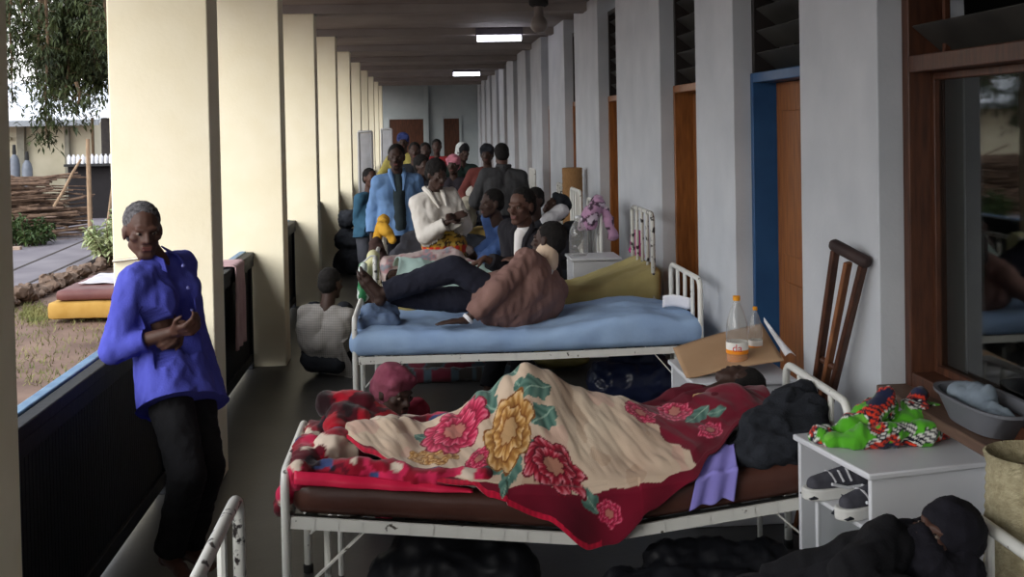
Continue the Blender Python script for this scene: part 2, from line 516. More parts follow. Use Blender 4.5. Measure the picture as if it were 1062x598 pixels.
# balustrade panels between the pillars
for i, y in enumerate(pillY[:-1]):
    y0, y1 = y + PT + .002, pillY[i + 1] - .002
    if y1 > YF: continue
    xr = -1.36
    near = 2 < y < 9.5
    nm = thing('railing', ['dark slatted railing panel with worn blue top rail at the left foreground', 'short dark railing with blue-grey rail between the first two lit pillars, pink cloth over it'][0] if abs(y - 2.74) < .5 else
               ('dark slatted railing seen behind the cream pillar nearest the standing man' if abs(y - 5.82) < .5 else 'dark slatted railing between distant cream pillars on the left'), 'railing', (xr, (y0 + y1) / 2, 0),
               None if near and y < 7 else 'far railings between the pillars')
    r = MB(); r.mi = 0
    r.bb((xr - .06, y0, .862), (xr - .012, y1, .908))
    r.build('top_rail', M['railblue'], nm, bevel=.006)
    MB().bb((xr - .011, y0, .85), (xr + .05, y1, .900)).build('inner_rail', M['navy'], nm, bevel=.006)
    fr = MB(); fr.bb((xr - .03, y0, .79), (xr + .045, y1, .864)); fr.bb((xr - .03, y0, .05), (xr + .03, y1, .12))
    fr.bb((xr - .03, y0, 0), (xr + .035, y0 + .06, .79)); fr.bb((xr - .03, y1 - .075, 0), (xr + .035, y1 - .02, .79))
    fr.build('panel_frame', M['navy'], nm, bevel=.004)
    sl = MB(); n = int((y1 - y0 - .2) / .034) if near else 12
    w = (y1 - y0 - .135) / n
    for k in range(n):
        yy = y0 + .06 + (k + .5) * w
        sl.bb((xr - .014, yy - w * .43, .12), (xr + .012, yy + w * .43, .79))
    sl.bb((xr - .018, y0 + .06, .12), (xr - .014, y1 - .075, .79))
    sl.build('slats', M['navy'], nm)

# ceiling lights
def tube_light(u, v, Y, label):
    c = at(u, v, Y=Y); c.z = ZC + .09
    t = thing('ceiling_light', label, 'light', c, 'lit fluorescent ceiling lights')
    MB().bb((c.x - .31, c.y - .05, c.z - .10), (c.x + .31, c.y + .05, c.z - .001)).build('housing', mat('lamp_housing', (90, 86, 96), .5), t, bevel=.01)
    MB().tube([(c.x - .29, c.y, c.z - .14), (c.x + .29, c.y, c.z - .14)], .04, 12).build('light_tube', mat_emit('lit_tube', (238, 240, 255), 9), t)
tube_light(518, 55, 14.6, 'glowing fluorescent strip light on the ceiling, the nearer and larger one')
tube_light(484, 85, 24.6, 'glowing fluorescent strip light on the ceiling, the farther and smaller one')
c = at(559, 23, Y=11.4)
t = thing('globe_light', 'unlit round glass globe light hanging under the ceiling before the strip lights', 'light', (c.x, c.y, ZC + .09))
MB().lathe((c.x, c.y, ZC + .09), [(0, -.001), (.1, -.001), (.1, -.05), (.075, -.07), (0, -.07)][::-1], 20).build('ceiling_cap', M['dark'], t)
MB().lathe((c.x, c.y, c.z - .03), [(0, -.085), (.05, -.075), (.085, -.03), (.09, .01), (.075, .06), (.05, .09), (.05, ZC + .06 - c.z)], 20).build('globe', mat('frosted_globe', (120, 112, 108), .3), t)
# ------------------------------------------------------------------ the yard outside
GZ = -.35
def gnd(x, y): return GZ + .05 * fbm((x, y, 0), .25, 2)
def gfn(u, v):
    x = -1.73 - 40 * (u ** 1.8); y = -14 + 70 * v
    return (x, y, GZ - .02 if False else gnd(x, y) - .02)
g = sheet('ground', gfn, 90, 110, M['soil'], solid=0); g['kind'] = 'structure'
# cement path with two long joints
pa = [at(-60, 345, Z=GZ + .05), at(15, 311, Z=GZ + .05), at(60, 290, Z=GZ + .05), at(125, 258, Z=GZ + .05), at(175, 232, Z=GZ + .05), at(175, 205, Z=GZ + .05), at(60, 236, Z=GZ + .05), at(-60, 262, Z=GZ + .05)]
pth = MB().prism(pa, (0, 0, .05)); o = pth.build('path', M['path'], None, smooth=False); o['kind'] = 'structure'
jt = MB()
for a, b in (((-20, 294), (100, 244)), ((-20, 316), (110, 257))):
    p, q = at(a[0], a[1], Z=GZ + .102), at(b[0], b[1], Z=GZ + .102); jt.bar(p, q, .05, .008)
o = jt.build('path_joint', mat('joint_dirt', (58, 50, 46), .95), None); o['kind'] = 'structure'

rng = random.Random(3)
st = MB()
line = [at(-10, 325, Z=GZ), at(30, 311, Z=GZ), at(60, 298, Z=GZ), at(88, 286, Z=GZ), at(125, 268, Z=GZ)]
for k in range(90):
    t = k / 89 * (len(line) - 1); i = min(int(t), len(line) - 2); p = line[i].lerp(line[i + 1], t - i)
    s = rng.uniform(.05, .13)
    v, f = ell((p.x + rng.uniform(-.1, .1), p.y + rng.uniform(-.22, .22), GZ + .03 + s * .3 + .1 * rng.random() ** 2), (s, s * .8, s * .65), Matrix.Rotation(rng.random() * 6, 3, 'Z'))
    v = np.array([q + .5 * s * np.array((fbm(q * 3, 4, 2), fbm(q * 3 + 5, 4, 2), fbm(q * 3 + 9, 4, 2))) for q in v])
    st._add(v, f)
tag(st.build('border_stones', mat('rough_stone', (92, 76, 66), .95, (128, 108, 94), 5, bump=.5), None, ang=25), 'rough brown stones heaped in a row along the cement path edge', 'stones', None, 'stuff')
gr = MB()
for k in range(2200):
    p = at(rng.uniform(12, 135), rng.uniform(318, 400), Z=GZ)
    if rng.random() < .5: p = at(rng.gauss(36, 9), rng.gauss(326, 5), Z=GZ)
    h = rng.uniform(.02, .07); a = rng.random() * 6.3; z = gnd(p.x, p.y) - .02
    dx, dy = math.cos(a) * .006, math.sin(a) * .006; lx, ly = rng.uniform(-.04, .04), rng.uniform(-.04, .04)
    gr._add([(p.x - dx, p.y - dy, z), (p.x + dx, p.y + dy, z), (p.x + lx, p.y + ly, z + h)], [(0, 1, 2)])
tag(gr.build('grass_tufts', mat('thin_grass', (92, 104, 58), .9, (140, 134, 86), 3), None, smooth=False), 'thin dry grass tufts on the bare soil beyond the railing', 'grass', None, 'stuff')

# mattresses lying on the ground
c0 = at(50, 333, Z=GZ + .03); c1 = at(150, 333, Z=GZ + .03)
mw = c1.x - c0.x
def gm(p, a=.006): return p + Vector((0, 0, a * fbm(p, 6, 2)))
y0 = c0.y
V, Fs = rbox((c0.x + mw / 2 + .08, y0 + .75, GZ + .14), (mw + .2, 1.5, .2), .05, (20, 24, 4), gm)
tag(finish('foam_mattress', V, Fs, mat('yellow_foam', (168, 128, 58), .9, (184, 146, 78), 6), None), 'yellow foam mattress lying on the soil, bottom of the pile', 'mattress')
V, Fs = rbox((c0.x + mw / 2 + .12, y0 + .78, GZ + .31), (mw + .1, 1.5, .13), .05, (20, 24, 4), gm)
tag(finish('vinyl_mattress', V, Fs, mat('maroon_vinyl', (96, 58, 56), .5, (112, 70, 66), 5), None), 'maroon vinyl mattress stacked on the yellow foam one', 'mattress')
def shf(u, v):
    x = c0.x + .22 + u * (mw - .1); y = y0 + .45 + v * .95
    return (x + .02 * fbm((x, y, 0), 3), y, GZ + .385 + .012 * (1 + fbm((x, y, 1), 7, 3)))
tag(sheet('plastic_sheet', shf, 30, 24, mat('greyish_sheet', (176, 170, 176), .5, (200, 196, 200), 5), None, solid=.006), 'crumpled pale grey sheet spread over the maroon mattress', 'sheet')

# building across the yard
bl = thing('building', 'low cream building with pale metal roof across the yard', 'building', (-14, 33, GZ))
wallm = mat('old_cream_wall', (176, 170, 148), .85, (194, 188, 168), 1.5)
BY = 32.5
a = at(70, 110, Y=BY); b = at(97, 110, Y=BY)
mb = MB(); mb.bb((-30, BY, GZ - .1), (b.x, BY + 6, 2.25)); mb.build('wall', wallm, bl)
mb = MB(); mb.bb((a.x - .06, BY - .18, GZ - .1), (a.x + .06, BY - .001, 2.2)); mb.bb((-11.35, BY - .2, GZ - .1), (-11.15, BY - .001, 2.2)); mb.build('pier', mat('pier_grey', (120, 118, 108), .9), bl)
mb = MB(); mb.prism([(-30, BY - .9, 2.12), (-30, BY - .9, 2.2), (-30, BY + 6, 3.6), (-30, BY + 6, 3.5)], (b.x + 30.4, 0, 0)); mb.build('roof', mat('galvanised_roof', (200, 204, 212), .4, (220, 222, 226), 2, stretch=(14, 1, 1)), bl)
mb = MB(); mb.bb((-30, BY - 1.0, 2.06), (b.x + .4, BY - .9, 2.22)); mb.build('gutter', mat('gutter_grey', (120, 124, 130), .6), bl)
w = at(-2, 160, Y=BY); w2 = at(8, 122, Y=BY)
mb = MB(); mb.bb((w.x - .5, BY - .03, w.z + .5), (w2.x, BY - .001, w2.z)); mb.build('window', M['dark'], bl)
mb = MB(); mb.bb((w.x - .6, BY - .14, w.z + .40), (w2.x + .1, BY - .002, w.z + .48)); mb.build('window_sill', wallm, bl)

# open shed with a bench of cans
sy = 29.5
a = at(94, 122, Y=sy); b = at(122, 122, Y=sy)
sh = thing('shed', 'dark open shed with sheet metal roof at the end of the yard', 'shed', ((a.x + b.x) / 2, sy, GZ))
mb = MB(); mb.bb((a.x, sy + .9, GZ), (b.x + .6, sy + 1.0, a.z)); mb.bb((b.x + .5, sy, GZ), (b.x + .6, sy + .9, a.z)); mb.build('wall', mat('shed_boards', (44, 42, 44), .9, (60, 56, 54), 8, stretch=(1, 8, 1)), sh)
mb = MB()
for x in (a.x + .03, b.x + .45): mb.bb((x - .03, sy, GZ), (x + .03, sy + .06, a.z))
mb.build('post', M['bark'], sh)
mb = MB(); mb.prism([(a.x - .15, sy - .4, a.z), (a.x - .15, sy - .4, a.z + .04), (a.x - .15, sy + 1.1, a.z + .5), (a.x - .15, sy + 1.1, a.z + .45)], (1.6, 0, 0)); mb.build('roof', mat('shed_roof', (190, 192, 196), .4, (210, 210, 212), 3), sh)
ta, tb = at(70, 170, Y=28), at(122, 170, Y=28)
bench = thing('bench_table', 'dark bench across the yard carrying a row of white cans', 'table', ((ta.x + tb.x) / 2, 28, GZ))
mb = MB(); mb.bb((ta.x, 27.7, ta.z - .06), (tb.x, 28.3, ta.z)); mb.build('table_top', M['dark'], bench)
mb = MB(); mb.bb((ta.x + .02, 27.95, GZ), (tb.x - .02, 28.28, ta.z - .06)); mb.build('front_boards', mat('black_boards', (30, 28, 30), .9), bench)
can_m = mat('white_can', (208, 208, 214), .5, (226, 226, 230), 5)
for k in range(10):
    x = ta.x + .07 + k * (tb.x - ta.x - .1) / 10
    t = MB().lathe((x, 27.9, ta.z), [(0, 0), (.04, 0), (.045, .02), (.045, .16), (.035, .19), (.02, .2), (.02, .23), (0, .23)], 12).build('can', can_m, None)
    tag(t, 'small white can in the row on the dark yard bench', 'can', 'white cans on the yard bench')

# gas cylinders
for u, top, lab in ((15.5, 150, 'grey gas cylinder by the far wall, the taller left one'), (28.5, 157, 'grey gas cylinder by the far wall, the shorter right one')):
    p = at(u, 184, Y=31.6); q = at(u, top, Y=31.6); h = q.z - GZ; r = .14
    t = thing('gas_cylinder', lab, 'gas cylinder', (p.x, 31.6, GZ), 'gas cylinders across the yard')
    MB().lathe((p.x, 31.6, GZ), [(0, 0), (r, 0), (r, h * .72), (r * .8, h * .8), (r * .35, h * .86), (0, h * .86)], 18).build('body', mat('cylinder_grey', (92, 98, 108), .5, (110, 116, 126), 5), t)
    MB().lathe((p.x, 31.6, GZ + h * .86), [(r * .35, -.01), (r * .4, .06), (r * .3, h * .14), (0, h * .14)], 12).build('valve_cap', M['dark'], t)

# woodpile
rng = random.Random(11)
wp = MB()
a = at(0, 245, Y=23); b = at(86, 245, Y=23)
for k in range(330):
    lay = rng.random() ** 1.15
    z = GZ + .05 + lay * 1.28
    L = rng.uniform(1.0, 2.3); x = rng.uniform(a.x - 1.2, b.x - .45 - lay * .5) ; y = 23 + rng.uniform(-.55, .8) * (1 - lay * .5)
    ang = rng.gauss(0, .22); tl = rng.gauss(0, .09)
    d = Vector((math.cos(ang), math.sin(ang), tl)) * L / 2
    c = Vector((min(x, b.x - L * .42), y, z)); bend = Vector((0, rng.uniform(-.1, .1), rng.uniform(-.08, .08)))
    r = rng.uniform(.012, .042)
    wp.tube([c - d, c + bend, c + d], [r, r * .9, r * .6], 6)
tag(wp.build('woodpile', M['stick'], None), 'big pile of cut branches heaped in the yard', 'woodpile', None, 'stuff')
bz = MB()
for k in range(3):
    p = at(4 + k * 7, 251, Y=20.8); bz.box((p.x, 20.8, GZ + .1), (.13, .12, .12))
tag(bz.build('brick_edging', mat('pale_brick', (150, 130, 116), .9), None, bevel=.01), 'short row of pale bricks edging the dark green shrub', 'bricks')

# poles
def pole(u0, v0, u1, v1, Y0, Y1, r, lab, m):
    p, q = at(u0, v0, Y=Y0), at(u1, v1, Y=Y1)
    t = MB().tube([p, p.lerp(q, .35) + Vector((.012, 0, 0)), p.lerp(q, .7) - Vector((.012, 0, 0)), q], [r, r, r * .9, r * .8], 8).build('wooden_pole', m, None)
    tag(t, lab, 'pole')
pm = mat('peeled_pole', (136, 112, 90), .8, (166, 142, 116), 9, stretch=(4, 4, 1))
def zpole(u, vtop, Y, r, lab, lean=0):
    q = at(u, vtop, Y=Y); t = MB().tube([(q.x - lean, Y, gnd(q.x, Y) - .05), (q.x - lean * .4, Y, q.z * .5), (q.x, Y, q.z)], [r, r * .95, r * .85], 8).build('wooden_pole', pm, None); tag(t, lab, 'pole')
zpole(91, 144, 20.5, .045, 'tall upright wooden pole standing before the shed')
zpole(120, 170, 22.5, .03, 'thin leaning pole half hidden by the cream pillar', .25)
pole(56, 214, 84, 165, 21.9, 22.0, .03, 'wooden pole leaning diagonally over the woodpile', pm)

# shrubs
def leaf(mb, p, d, L, w, droop=.2):
    d = d.normalized(); s = d.cross(Vector((0, 0, 1)))
    if s.length < .01: s = Vector((1, 0, 0))
    s.normalize(); m = p + d * L * .5 + Vector((0, 0, .04 * L)); e = p + d * L - Vector((0, 0, droop * L))
    mb._add([p, m - s * w / 2, e, m + s * w / 2], [(0, 1, 2), (0, 2, 3)])
def shrub(label, base, h, rad, n, lm, L, w, seed, name='shrub'):
    rng = random.Random(seed)
    t = thing(name, label, 'shrub', base)
    sm = MB(); lf = MB()
    for k in range(max(8, n // 30)):
        a = rng.random() * 6.28; r = rad * math.sqrt(rng.random()); hh = h * (1 - .45 * (r / rad) ** 2) * rng.uniform(.6, 1)
        tip = base + Vector((math.cos(a) * r, math.sin(a) * r, hh)); b0 = base + Vector((math.cos(a) * r * .3, math.sin(a) * r * .3, 0))
        mid = b0.lerp(tip, .5) + Vector((0, 0, .08 * h)); sm.tube([b0, mid, tip], [.012, .008, .004], 5)
        for j in range(30):
            q = rng.uniform(.25, 1.0); p = b0.lerp(mid, q * 2) if q < .5 else mid.lerp(tip, q * 2 - 1)
            d = Vector((rng.gauss(0, 1), rng.gauss(0, 1), rng.gauss(.25, .6)))
            leaf(lf, p, d, L * rng.uniform(.6, 1.2), w * rng.uniform(.7, 1.2), .3)
    sm.build('stems', M['bark'], t); lf.build('leaves', lm, t, smooth=False)
b = at(101, 281, Z=GZ + .02); b.y += .75
shrub('pale variegated leafy shrub beside the cement path near the standing man', b, .98, .42, 1100, mat('variegated_leaf', (128, 148, 92), .6, (206, 210, 170), 9), .13, .06, 5)
b = at(28, 246, Z=GZ + .02)
shrub('dark green shrub growing at the foot of the woodpile', Vector((at(27, 240, Y=21.6).x, 21.6, GZ)), .8, .55, 900, mat('dark_leaf', (44, 62, 34), .6, (82, 102, 54), 6), .14, .06, 6)

# tree with hanging branches over the yard
rng = random.Random(21)
TY = 18.0
tb = at(98, 60, Y=41)
tree = thing('tree', 'large tree with drooping leafy branches hanging over the yard', 'tree', (tb.x, 41, GZ))
tk = MB(); tk.tube([(tb.x - .2, 41, GZ - .1), (tb.x - .1, 41, 1.2), (tb.x, 41, 3.0), (tb.x + .1, 40.7, 4.6), (tb.x + .3, 40, 9)], [.5, .42, .38, .36, .3], 12)
tk.build('trunk', M['bark'], tree)
bn = MB(); lv = MB()
def branch(pts, n, spread, L, w):
    P = [Vector(p) for p in pts]; bn.tube(P, [max(.006, .03 * (1 - i / len(P))) for i in range(len(P))], 6)
    for k in range(n):
        t = rng.uniform(.1, 1) * (len(P) - 1); i = min(int(t), len(P) - 2); p = P[i].lerp(P[i + 1], t - i)
        tw = p + Vector((rng.gauss(0, spread), rng.gauss(0, spread), rng.gauss(-.05, spread * .8)))
        if rng.random() < .25: bn.tube([p, tw], .004, 4, False)
        for q in range(5):
            leaf(lv, tw + Vector((rng.gauss(0, .05), rng.gauss(0, .05), rng.gauss(0, .05))), Vector((rng.gauss(0, .6), rng.gauss(0, .6), -abs(rng.gauss(.7, .5)))), L * rng.uniform(.6, 1.3), w * rng.uniform(.7, 1.3), .1)
branch([(tb.x + .3, 40, 8), (-8.6, 28, 7), tuple(at(80, -60, Y=TY)), tuple(at(40, -40, Y=17))], 40, .3, .12, .035)
for (u, v0, v1, n, sp) in ((48, -20, 142, 150, .10), (58, -10, 100, 130, .14), (38, -30, 84, 110, .12), (72, -20, 86, 300, .19), (88, -20, 76, 320, .2), (60, -20, 70, 220, .22), (98, -20, 66, 260, .2), (40, -20, 56, 160, .2), (106, -20, 84, 200, .14), (84, -20, 50, 200, .25), (66, -20, 100, 140, .14), (104, -20, 92, 110, .14), (12, -30, 100, 60, .10), (2, -20, 70, 60, .10), (24, -20, 40, 60, .12), (112, -10, 50, 70, .14), (66, 40, 120, 40, .1), (92, 50, 112, 35, .12), (80, 85, 120, 30, .12)):
    Yb = TY + rng.uniform(-1.2, 1.6)
    a, b = at(u + rng.uniform(-6, 6), v0, Y=Yb), at(u, v1, Y=Yb)
    branch([a, a.lerp(b, .4) + Vector((rng.uniform(-.08, .08), 0, 0)), a.lerp(b, .75), b], n, sp, .13, .035)
for k in range(14):
    Yb = rng.uniform(19, 23); u = rng.uniform(-40, 115); a, b = at(u, -80, Y=Yb), at(u + rng.uniform(-10, 10), rng.uniform(-10, 25), Y=Yb)
    branch([a, a.lerp(b, .5), b], 60, .3, .14, .04)
bn.build('branch', M['bark'], tree); lv.build('foliage', mat('olive_leaf', (26, 34, 18), .7, (66, 76, 38), 3), tree, smooth=False)
# ------------------------------------------------------------------ beds and bedside things
def mat_chipped(name, c, chip, amt=.62, scale=16, rough=.4):
    return mat(name, c, rough, chip, scale, detail=6, sharp=(amt, amt + .05), spec=.4)
M['bedpaint'] = mat_chipped('chipped_white_paint', (226, 226, 220), (78, 72, 64), .66, 24)
M['bedworn'] = mat_chipped('worn_white_paint', (206, 206, 200), (44, 40, 40), .56, 26)
M['brownvinyl'] = mat('brown_vinyl', (70, 42, 36), .38, (88, 55, 46), 4, bump=.15, bscale=30, spec=.5)
M['bluesheet'] = mat('blue_cover', (144, 172, 212), .9, (162, 190, 224), 5, bump=.2, bscale=40)
M['olive'] = mat('olive_cover', (184, 170, 114), .9, (202, 188, 132), 5, bump=.2)
M['fabricprint'] = mat_attr('printed_blanket')
M['lilac'] = mat('lilac_cloth', (140, 132, 214), .9, (158, 150, 228), 6, bump=.2)
M['charcoal'] = mat('charcoal_cloth', (32, 35, 41), .95, (43, 46, 53), 8, bump=.4, bscale=120)
M['white'] = mat('white_laminate', (206, 208, 214), .35, (216, 218, 222), 3, spec=.4)
M['card'] = mat('cardboard', (172, 138, 104), .9, (188, 154, 120), 2.5, bump=.05)
M['blackbag'] = mat('black_plastic', (20, 21, 26), .5, (30, 31, 36), 6, spec=.3)
M['darkblue'] = mat('dark_blue_plastic', (30, 38, 66), .3, (42, 50, 84), 6, spec=.5)

def bed(label, x0, x1, y0, y1, zr, zf, zh, sag=0.0, bars=3, paint=None, r=.016, brace=True, kink=.52, zh0=None):
    paint = paint or M['bedpaint']
    t = thing('hospital_bed', label, 'bed', ((x0 + x1) / 2, (y0 + y1) / 2, 0), 'iron ward beds across the verandah')
    def zs(x):
        q = (x - x0) / (x1 - x0); q = q / kink if q < kink else (1 - q) / (1 - kink)
        return zr - sag * min(1, max(0, q))
    n = 24
    for y in (y0, y1):
        mb = MB()
        xs = [x0 + .02 + (x1 - x0 - .04) * i / n for i in range(n + 1)]
        for a, b in zip(xs, xs[1:]):
            mb.bar((a - .001, y, zs(a)), (b + .001, y, zs(b)), .012, .042)
            mb.bar((a - .001, y + (.018 if y == y0 else -.018), zs(a) - .018), (b + .001, y + (.018 if y == y0 else -.018), zs(b) - .018), .03, .006)
        mb.build('side_rail', paint, t)
    mb = MB()
    for k in range(13):
        x = x0 + .08 + (x1 - x0 - .16) * k / 12; mb.box((x, (y0 + y1) / 2, zs(x) - .008), (.045, y1 - y0 - .02, .004))
    for k in range(5):
        y = y0 + .08 + (y1 - y0 - .16) * k / 4
        for i in range(n): mb.bar((xs[i], y, zs(xs[i]) - .003), (xs[i + 1], y, zs(xs[i + 1]) - .003), .03, .003)
    mb.build('spring_base', M['metal'], t)
    for nm, x, z, lo in (('foot_frame', x0, zf, zr), ('head_frame', x1, zh, zh0 or zr)):
        f = MB(); f.tube(fillet([(x, y0, .012), (x, y0, z), (x, y1, z), (x, y1, .012)], .07), r, 12)
        f.tube([(x, y0, lo - .03), (x, y1, lo - .03)], r * .8, 8)
        fo = f.build(nm, M['bedworn'] if nm == 'foot_frame' and zf > .75 else paint, t)
        for k in range(bars):
            y = lerp(y0, y1, (k + 1) / (bars + 1)); MB().tube([(x, y, lo - .03), (x, y, z)], r * .75, 8).build('bar', paint, fo)
        for y in (y0, y1): MB().lathe((x, y, 0), [(0, 0), (r * 1.3, 0), (r * 1.35, .03), (r, .035), (0, .035)], 10).build('rubber_foot', M['dark'], fo)
    if brace:
        for x, sg in ((x0, 1), (x1, -1)):
            for y in (y0, y1):
                MB().bar((x + sg * .015, y + (.025 if y == y0 else -.025), .17), (x + sg * .28, y + (.025 if y == y0 else -.025), zs(x + sg * .28) - .02), .006, .026, (0, 1, 0)).build('brace', paint, t)
            for y in (y0 + .05, y1 - .05): MB().tube([(x + sg * .14, y, 0.0), (x + sg * .14, y, zs(x + sg * .14) - .02)], .012, 8).build('leg', paint, t)
    return t, zs

def mattress(name, label, x0, x1, y0, y1, zs, th, m, wr=.004, fn2=None, r=.045, over=0.0, n=(60, 22, 5)):
    def fn(p):
        q = Vector((p.x, p.y, p.z + zs(p.x) + .023))
        if fn2: q = fn2(q, p)
        w = wr * fbm((q.x * .6, q.y, q.z), 9, 3)
        return q + Vector((0, w * .6, w if p.z > th * .25 else w * .2))
    V, Fs = rbox(((x0 + x1) / 2, (y0 + y1) / 2, th / 2), (x1 - x0, y1 - y0, th), r, n, fn)
    return tag(finish(name, V, Fs, m, None, True, 60), label, 'mattress')

# --- bed nearest the camera (only foot end and head bar show), its sleeper comes with the people
bed('white bed with chipped tube foot end rising at the bottom edge, nearest the camera', -.545, 1.56, 2.42, 3.22, .27, .80, .70, 0, 2, r=.018)
mattress('mattress', 'dark mattress on the bed nearest the camera under the hooded sleeper', -.50, 1.52, 2.45, 3.19, lambda x: .27, .11, M['charcoal'])

# --- bed 1: sagging brown vinyl mattress under the rose blanket
B1 = (-.505, 1.55, 3.95, 4.65)
b1, zs1 = bed('sagging white bed under the cream blanket with big roses', B1[0], B1[1], B1[2], B1[3], .46, .635, .80, .115, 3)
mattress('mattress', 'dark brown vinyl mattress sagging under the cream rose blanket', B1[0] + .02, B1[1] - .02, B1[2] + .005, B1[3] - .005, zs1, .125, M['brownvinyl'], .006)
top1 = lambda x: zs1(x) + .023 + .125

# flower prints --------------------------------------------------------------
def L3(c): return np.array(lin(c)[:3])
CREAM, CREAM2, TAN = L3((220, 200, 176)), L3((194, 168, 146)), L3((176, 142, 116))
MAROON, MAROON2 = L3((86, 12, 30)), L3((128, 18, 44))
PINK, PINKL, PINKD = L3((206, 44, 88)), L3((240, 150, 170)), L3((130, 14, 44))
GOLD, GOLDL, GOLDD = L3((196, 146, 78)), L3((238, 214, 170)), L3((126, 74, 30))
CRIM, CRIML, CRIMD = L3((176, 24, 52)), L3((236, 170, 180)), L3((96, 8, 28))
TEAL, TEALL, TEALD = L3((84, 124, 112)), L3((146, 174, 156)), L3((44, 76, 72))
PAL = {'p': (PINKD, PINK, PINKL), 'g': (GOLDD, GOLD, GOLDL), 'c': (CRIMD, CRIM, CRIML)}
def flower(p, c, R, n, pal, sx=1.0, rot=0.0):
    dx, dy = (p[0] - c[0]) / sx, p[1] - c[1]
    r = math.hypot(dx, dy) / R
    if r > 1.12: return None
    th = math.atan2(dy, dx) + rot + .12 * math.sin(r * 9)
    D, Mi, Li = PAL[pal]
    rb = .80 + .2 * abs(math.cos(n * th / 2)) + .05 * math.sin(7 * th)
    if r > rb: return None
    q = r / rb; k = int(q * 3.2); f = q * 3.2 - k
    w = abs(math.cos(n * (th + k * .37) / 2))
    s = f * .7 + .3 * w + .18 * math.sin(th * n * 3 + k)
    if k == 0: return D * .5 + GOLDL * .25 + Mi * .25
    if f < .16: return D
    return D * (1 - s) + Mi * s if s < .62 else Mi * (1 - (s - .62) * 1.3) + Li * min(1, (s - .62) * 1.3)
def leafp(p, c, L, w, a):
    dx, dy = p[0] - c[0], p[1] - c[1]; x = dx * math.cos(a) + dy * math.sin(a); y = -dx * math.sin(a) + dy * math.cos(a)
    if abs(x) > L / 2: return None
    b = w / 2 * (1 - (2 * x / L) ** 2) * (1 + .12 * math.sin(x * 160))
    if abs(y) > b: return None
    if abs(y) < w * .03: return TEALL
    s = .5 + .5 * math.sin((x + abs(y) * .8) * 150)
    return TEALD * (1 - s) * .5 + TEAL * .5 + TEAL * s * .3 + TEALL * s * .2

# rose blanket: long axis x, s = distance across the cloth from its far edge
LEGS = [(-.33, .10), (-.25, .115), (-.03, .12), (.1, .155), (.24, .26), (.33, .35), (.40, .385), (.47, .365), (.6, .30), (.75, .225), (.95, .17), (1.08, .19), (1.25, .21), (1.42, .16)]
OVER = [(-.4, .0), (.16, .0), (.22, .04), (.42, .11), (.58, .205), (.66, .20), (.80, .10), (.96, .02), (1.05, .0), (1.5, .0)]
NEARY = [(-.33, 4.24), (-.22, 4.12), (-.05, 3.99), (.1, 3.955), (.95, 3.955), (1.05, 4.03), (1.2, 4.14), (1.42, 4.24)]
BX0, BX1 = -.31, 1.36
NU, NT, NH = 400, 190, 48
def ridge(x, y):
    yr = 4.34 + .02 * math.sin(x * 3)
    h = interp(x, LEGS)
    d = y - yr
    wn, wf = .40, .32
    q = abs(d) / (wn if d < 0 else wf)
    g = max(0.0, 1 - q) ; sh = (1 - math.sqrt(q * q * .92 + .012)) if q < 1 else 0.0
    return h * max(0.0, min(1.0, sh + .06))
Vb, Sb = [], []
for i in range(NU + 1):
    x = lerp(BX0, BX1, i / NU)
    yn = interp(x, NEARY); yf = 4.63 - .10 * max(0, -x) * 2
    ov = interp(x, OVER)
    s = 0.0; prev = None; colv = []
    for j in range(NT + 1):
        y = lerp(yf, yn, j / NT)
        edge = min(1.0, min(j, NT - j) / 13.0)
        z = top1(x) + .012 + ridge(x, y)
        fold = .013 * fbm((x * 1.6 + y * .8, y * .6, 1.0), 7, 3) + .010 * math.sin(14 * (x - .40) / (abs(y - 4.8) + .25) + 3 * fbm((x, y, 4), 3)) * min(1, abs(x - .4) * 3)
        z += fold * edge + .006
        z = max(z, top1(x) + .010)
        p = Vector((x, y, z)); 
        if prev is not None: s += (p - prev).length
        prev = p; colv.append((p, s))
    for j in range(1, NH + 1):
        f = j / NH; dd = ov * f + .008 * f
        y = yn - .006 - .022 * min(1, dd / .03) - .012 * math.sin(x * 26 + 1) * min(1, dd / .1) - .01 * f
        z = colv[NT][0].z - dd
        p = Vector((x, y, z)); s += (p - prev).length; prev = p; colv.append((p, s))
    Vb.append([c[0] for c in colv]); Sb.append([c[1] for c in colv])
def px(p):
    d = RMT @ (Vector(p) - Vector((0, 0, CAM_H))); return (CU + F_PX * d.x / -d.z, CV - F_PX * d.y / -d.z)
_pts = [(px(Vb[i][j]), (lerp(BX0, BX1, i / NU), Sb[i][j])) for i in range(0, NU + 1, 2) for j in range(50, NT + NH + 1, 2)]
def spot(u, v):
    return min(_pts, key=lambda q: (q[0][0] - u) ** 2 + (q[0][1] - v) ** 2)[1]
FLW = [(spot(471, 449), .14, 9, 'p', 1.0), (spot(529, 446), .175, 7, 'g', .58), (spot(575, 484), .115, 8, 'c', 1.05), (spot(497, 476), .06, 6, 'p', 1.0), (spot(456, 474), .06, 6, 'g', 1.3),
       (spot(699, 427), .095, 6, 'p', .8), (spot(737, 446), .055, 6, 'p', 1.0), (spot(706, 406), .075, 6, 'g', 1.4), (spot(664, 428), .065, 6, 'p', 1.0), (spot(631, 531), .055, 6, 'p', .9), (spot(436, 476), .05, 5, 'g', 1)]
LVS = [(spot(531, 383), .11, .07, 1.4), (spot(500, 416), .18, .11, .9), (spot(512, 404), .13, .08, .1), (spot(554, 401), .16, .10, -.5), (spot(563, 433), .15, .095, -.9), (spot(530, 490), .14, .085, -1.0), (spot(554, 461), .09, .04, .1), (spot(510, 486), .12, .07, .5), (spot(541, 400), .1, .05, 1.2),
       (spot(722, 432), .13, .08, -.5), (spot(611, 518), .11, .07, .8), (spot(440, 455), .1, .06, .6), (spot(486, 402), .09, .05, .8), (spot(745, 428), .08, .05, .4)]
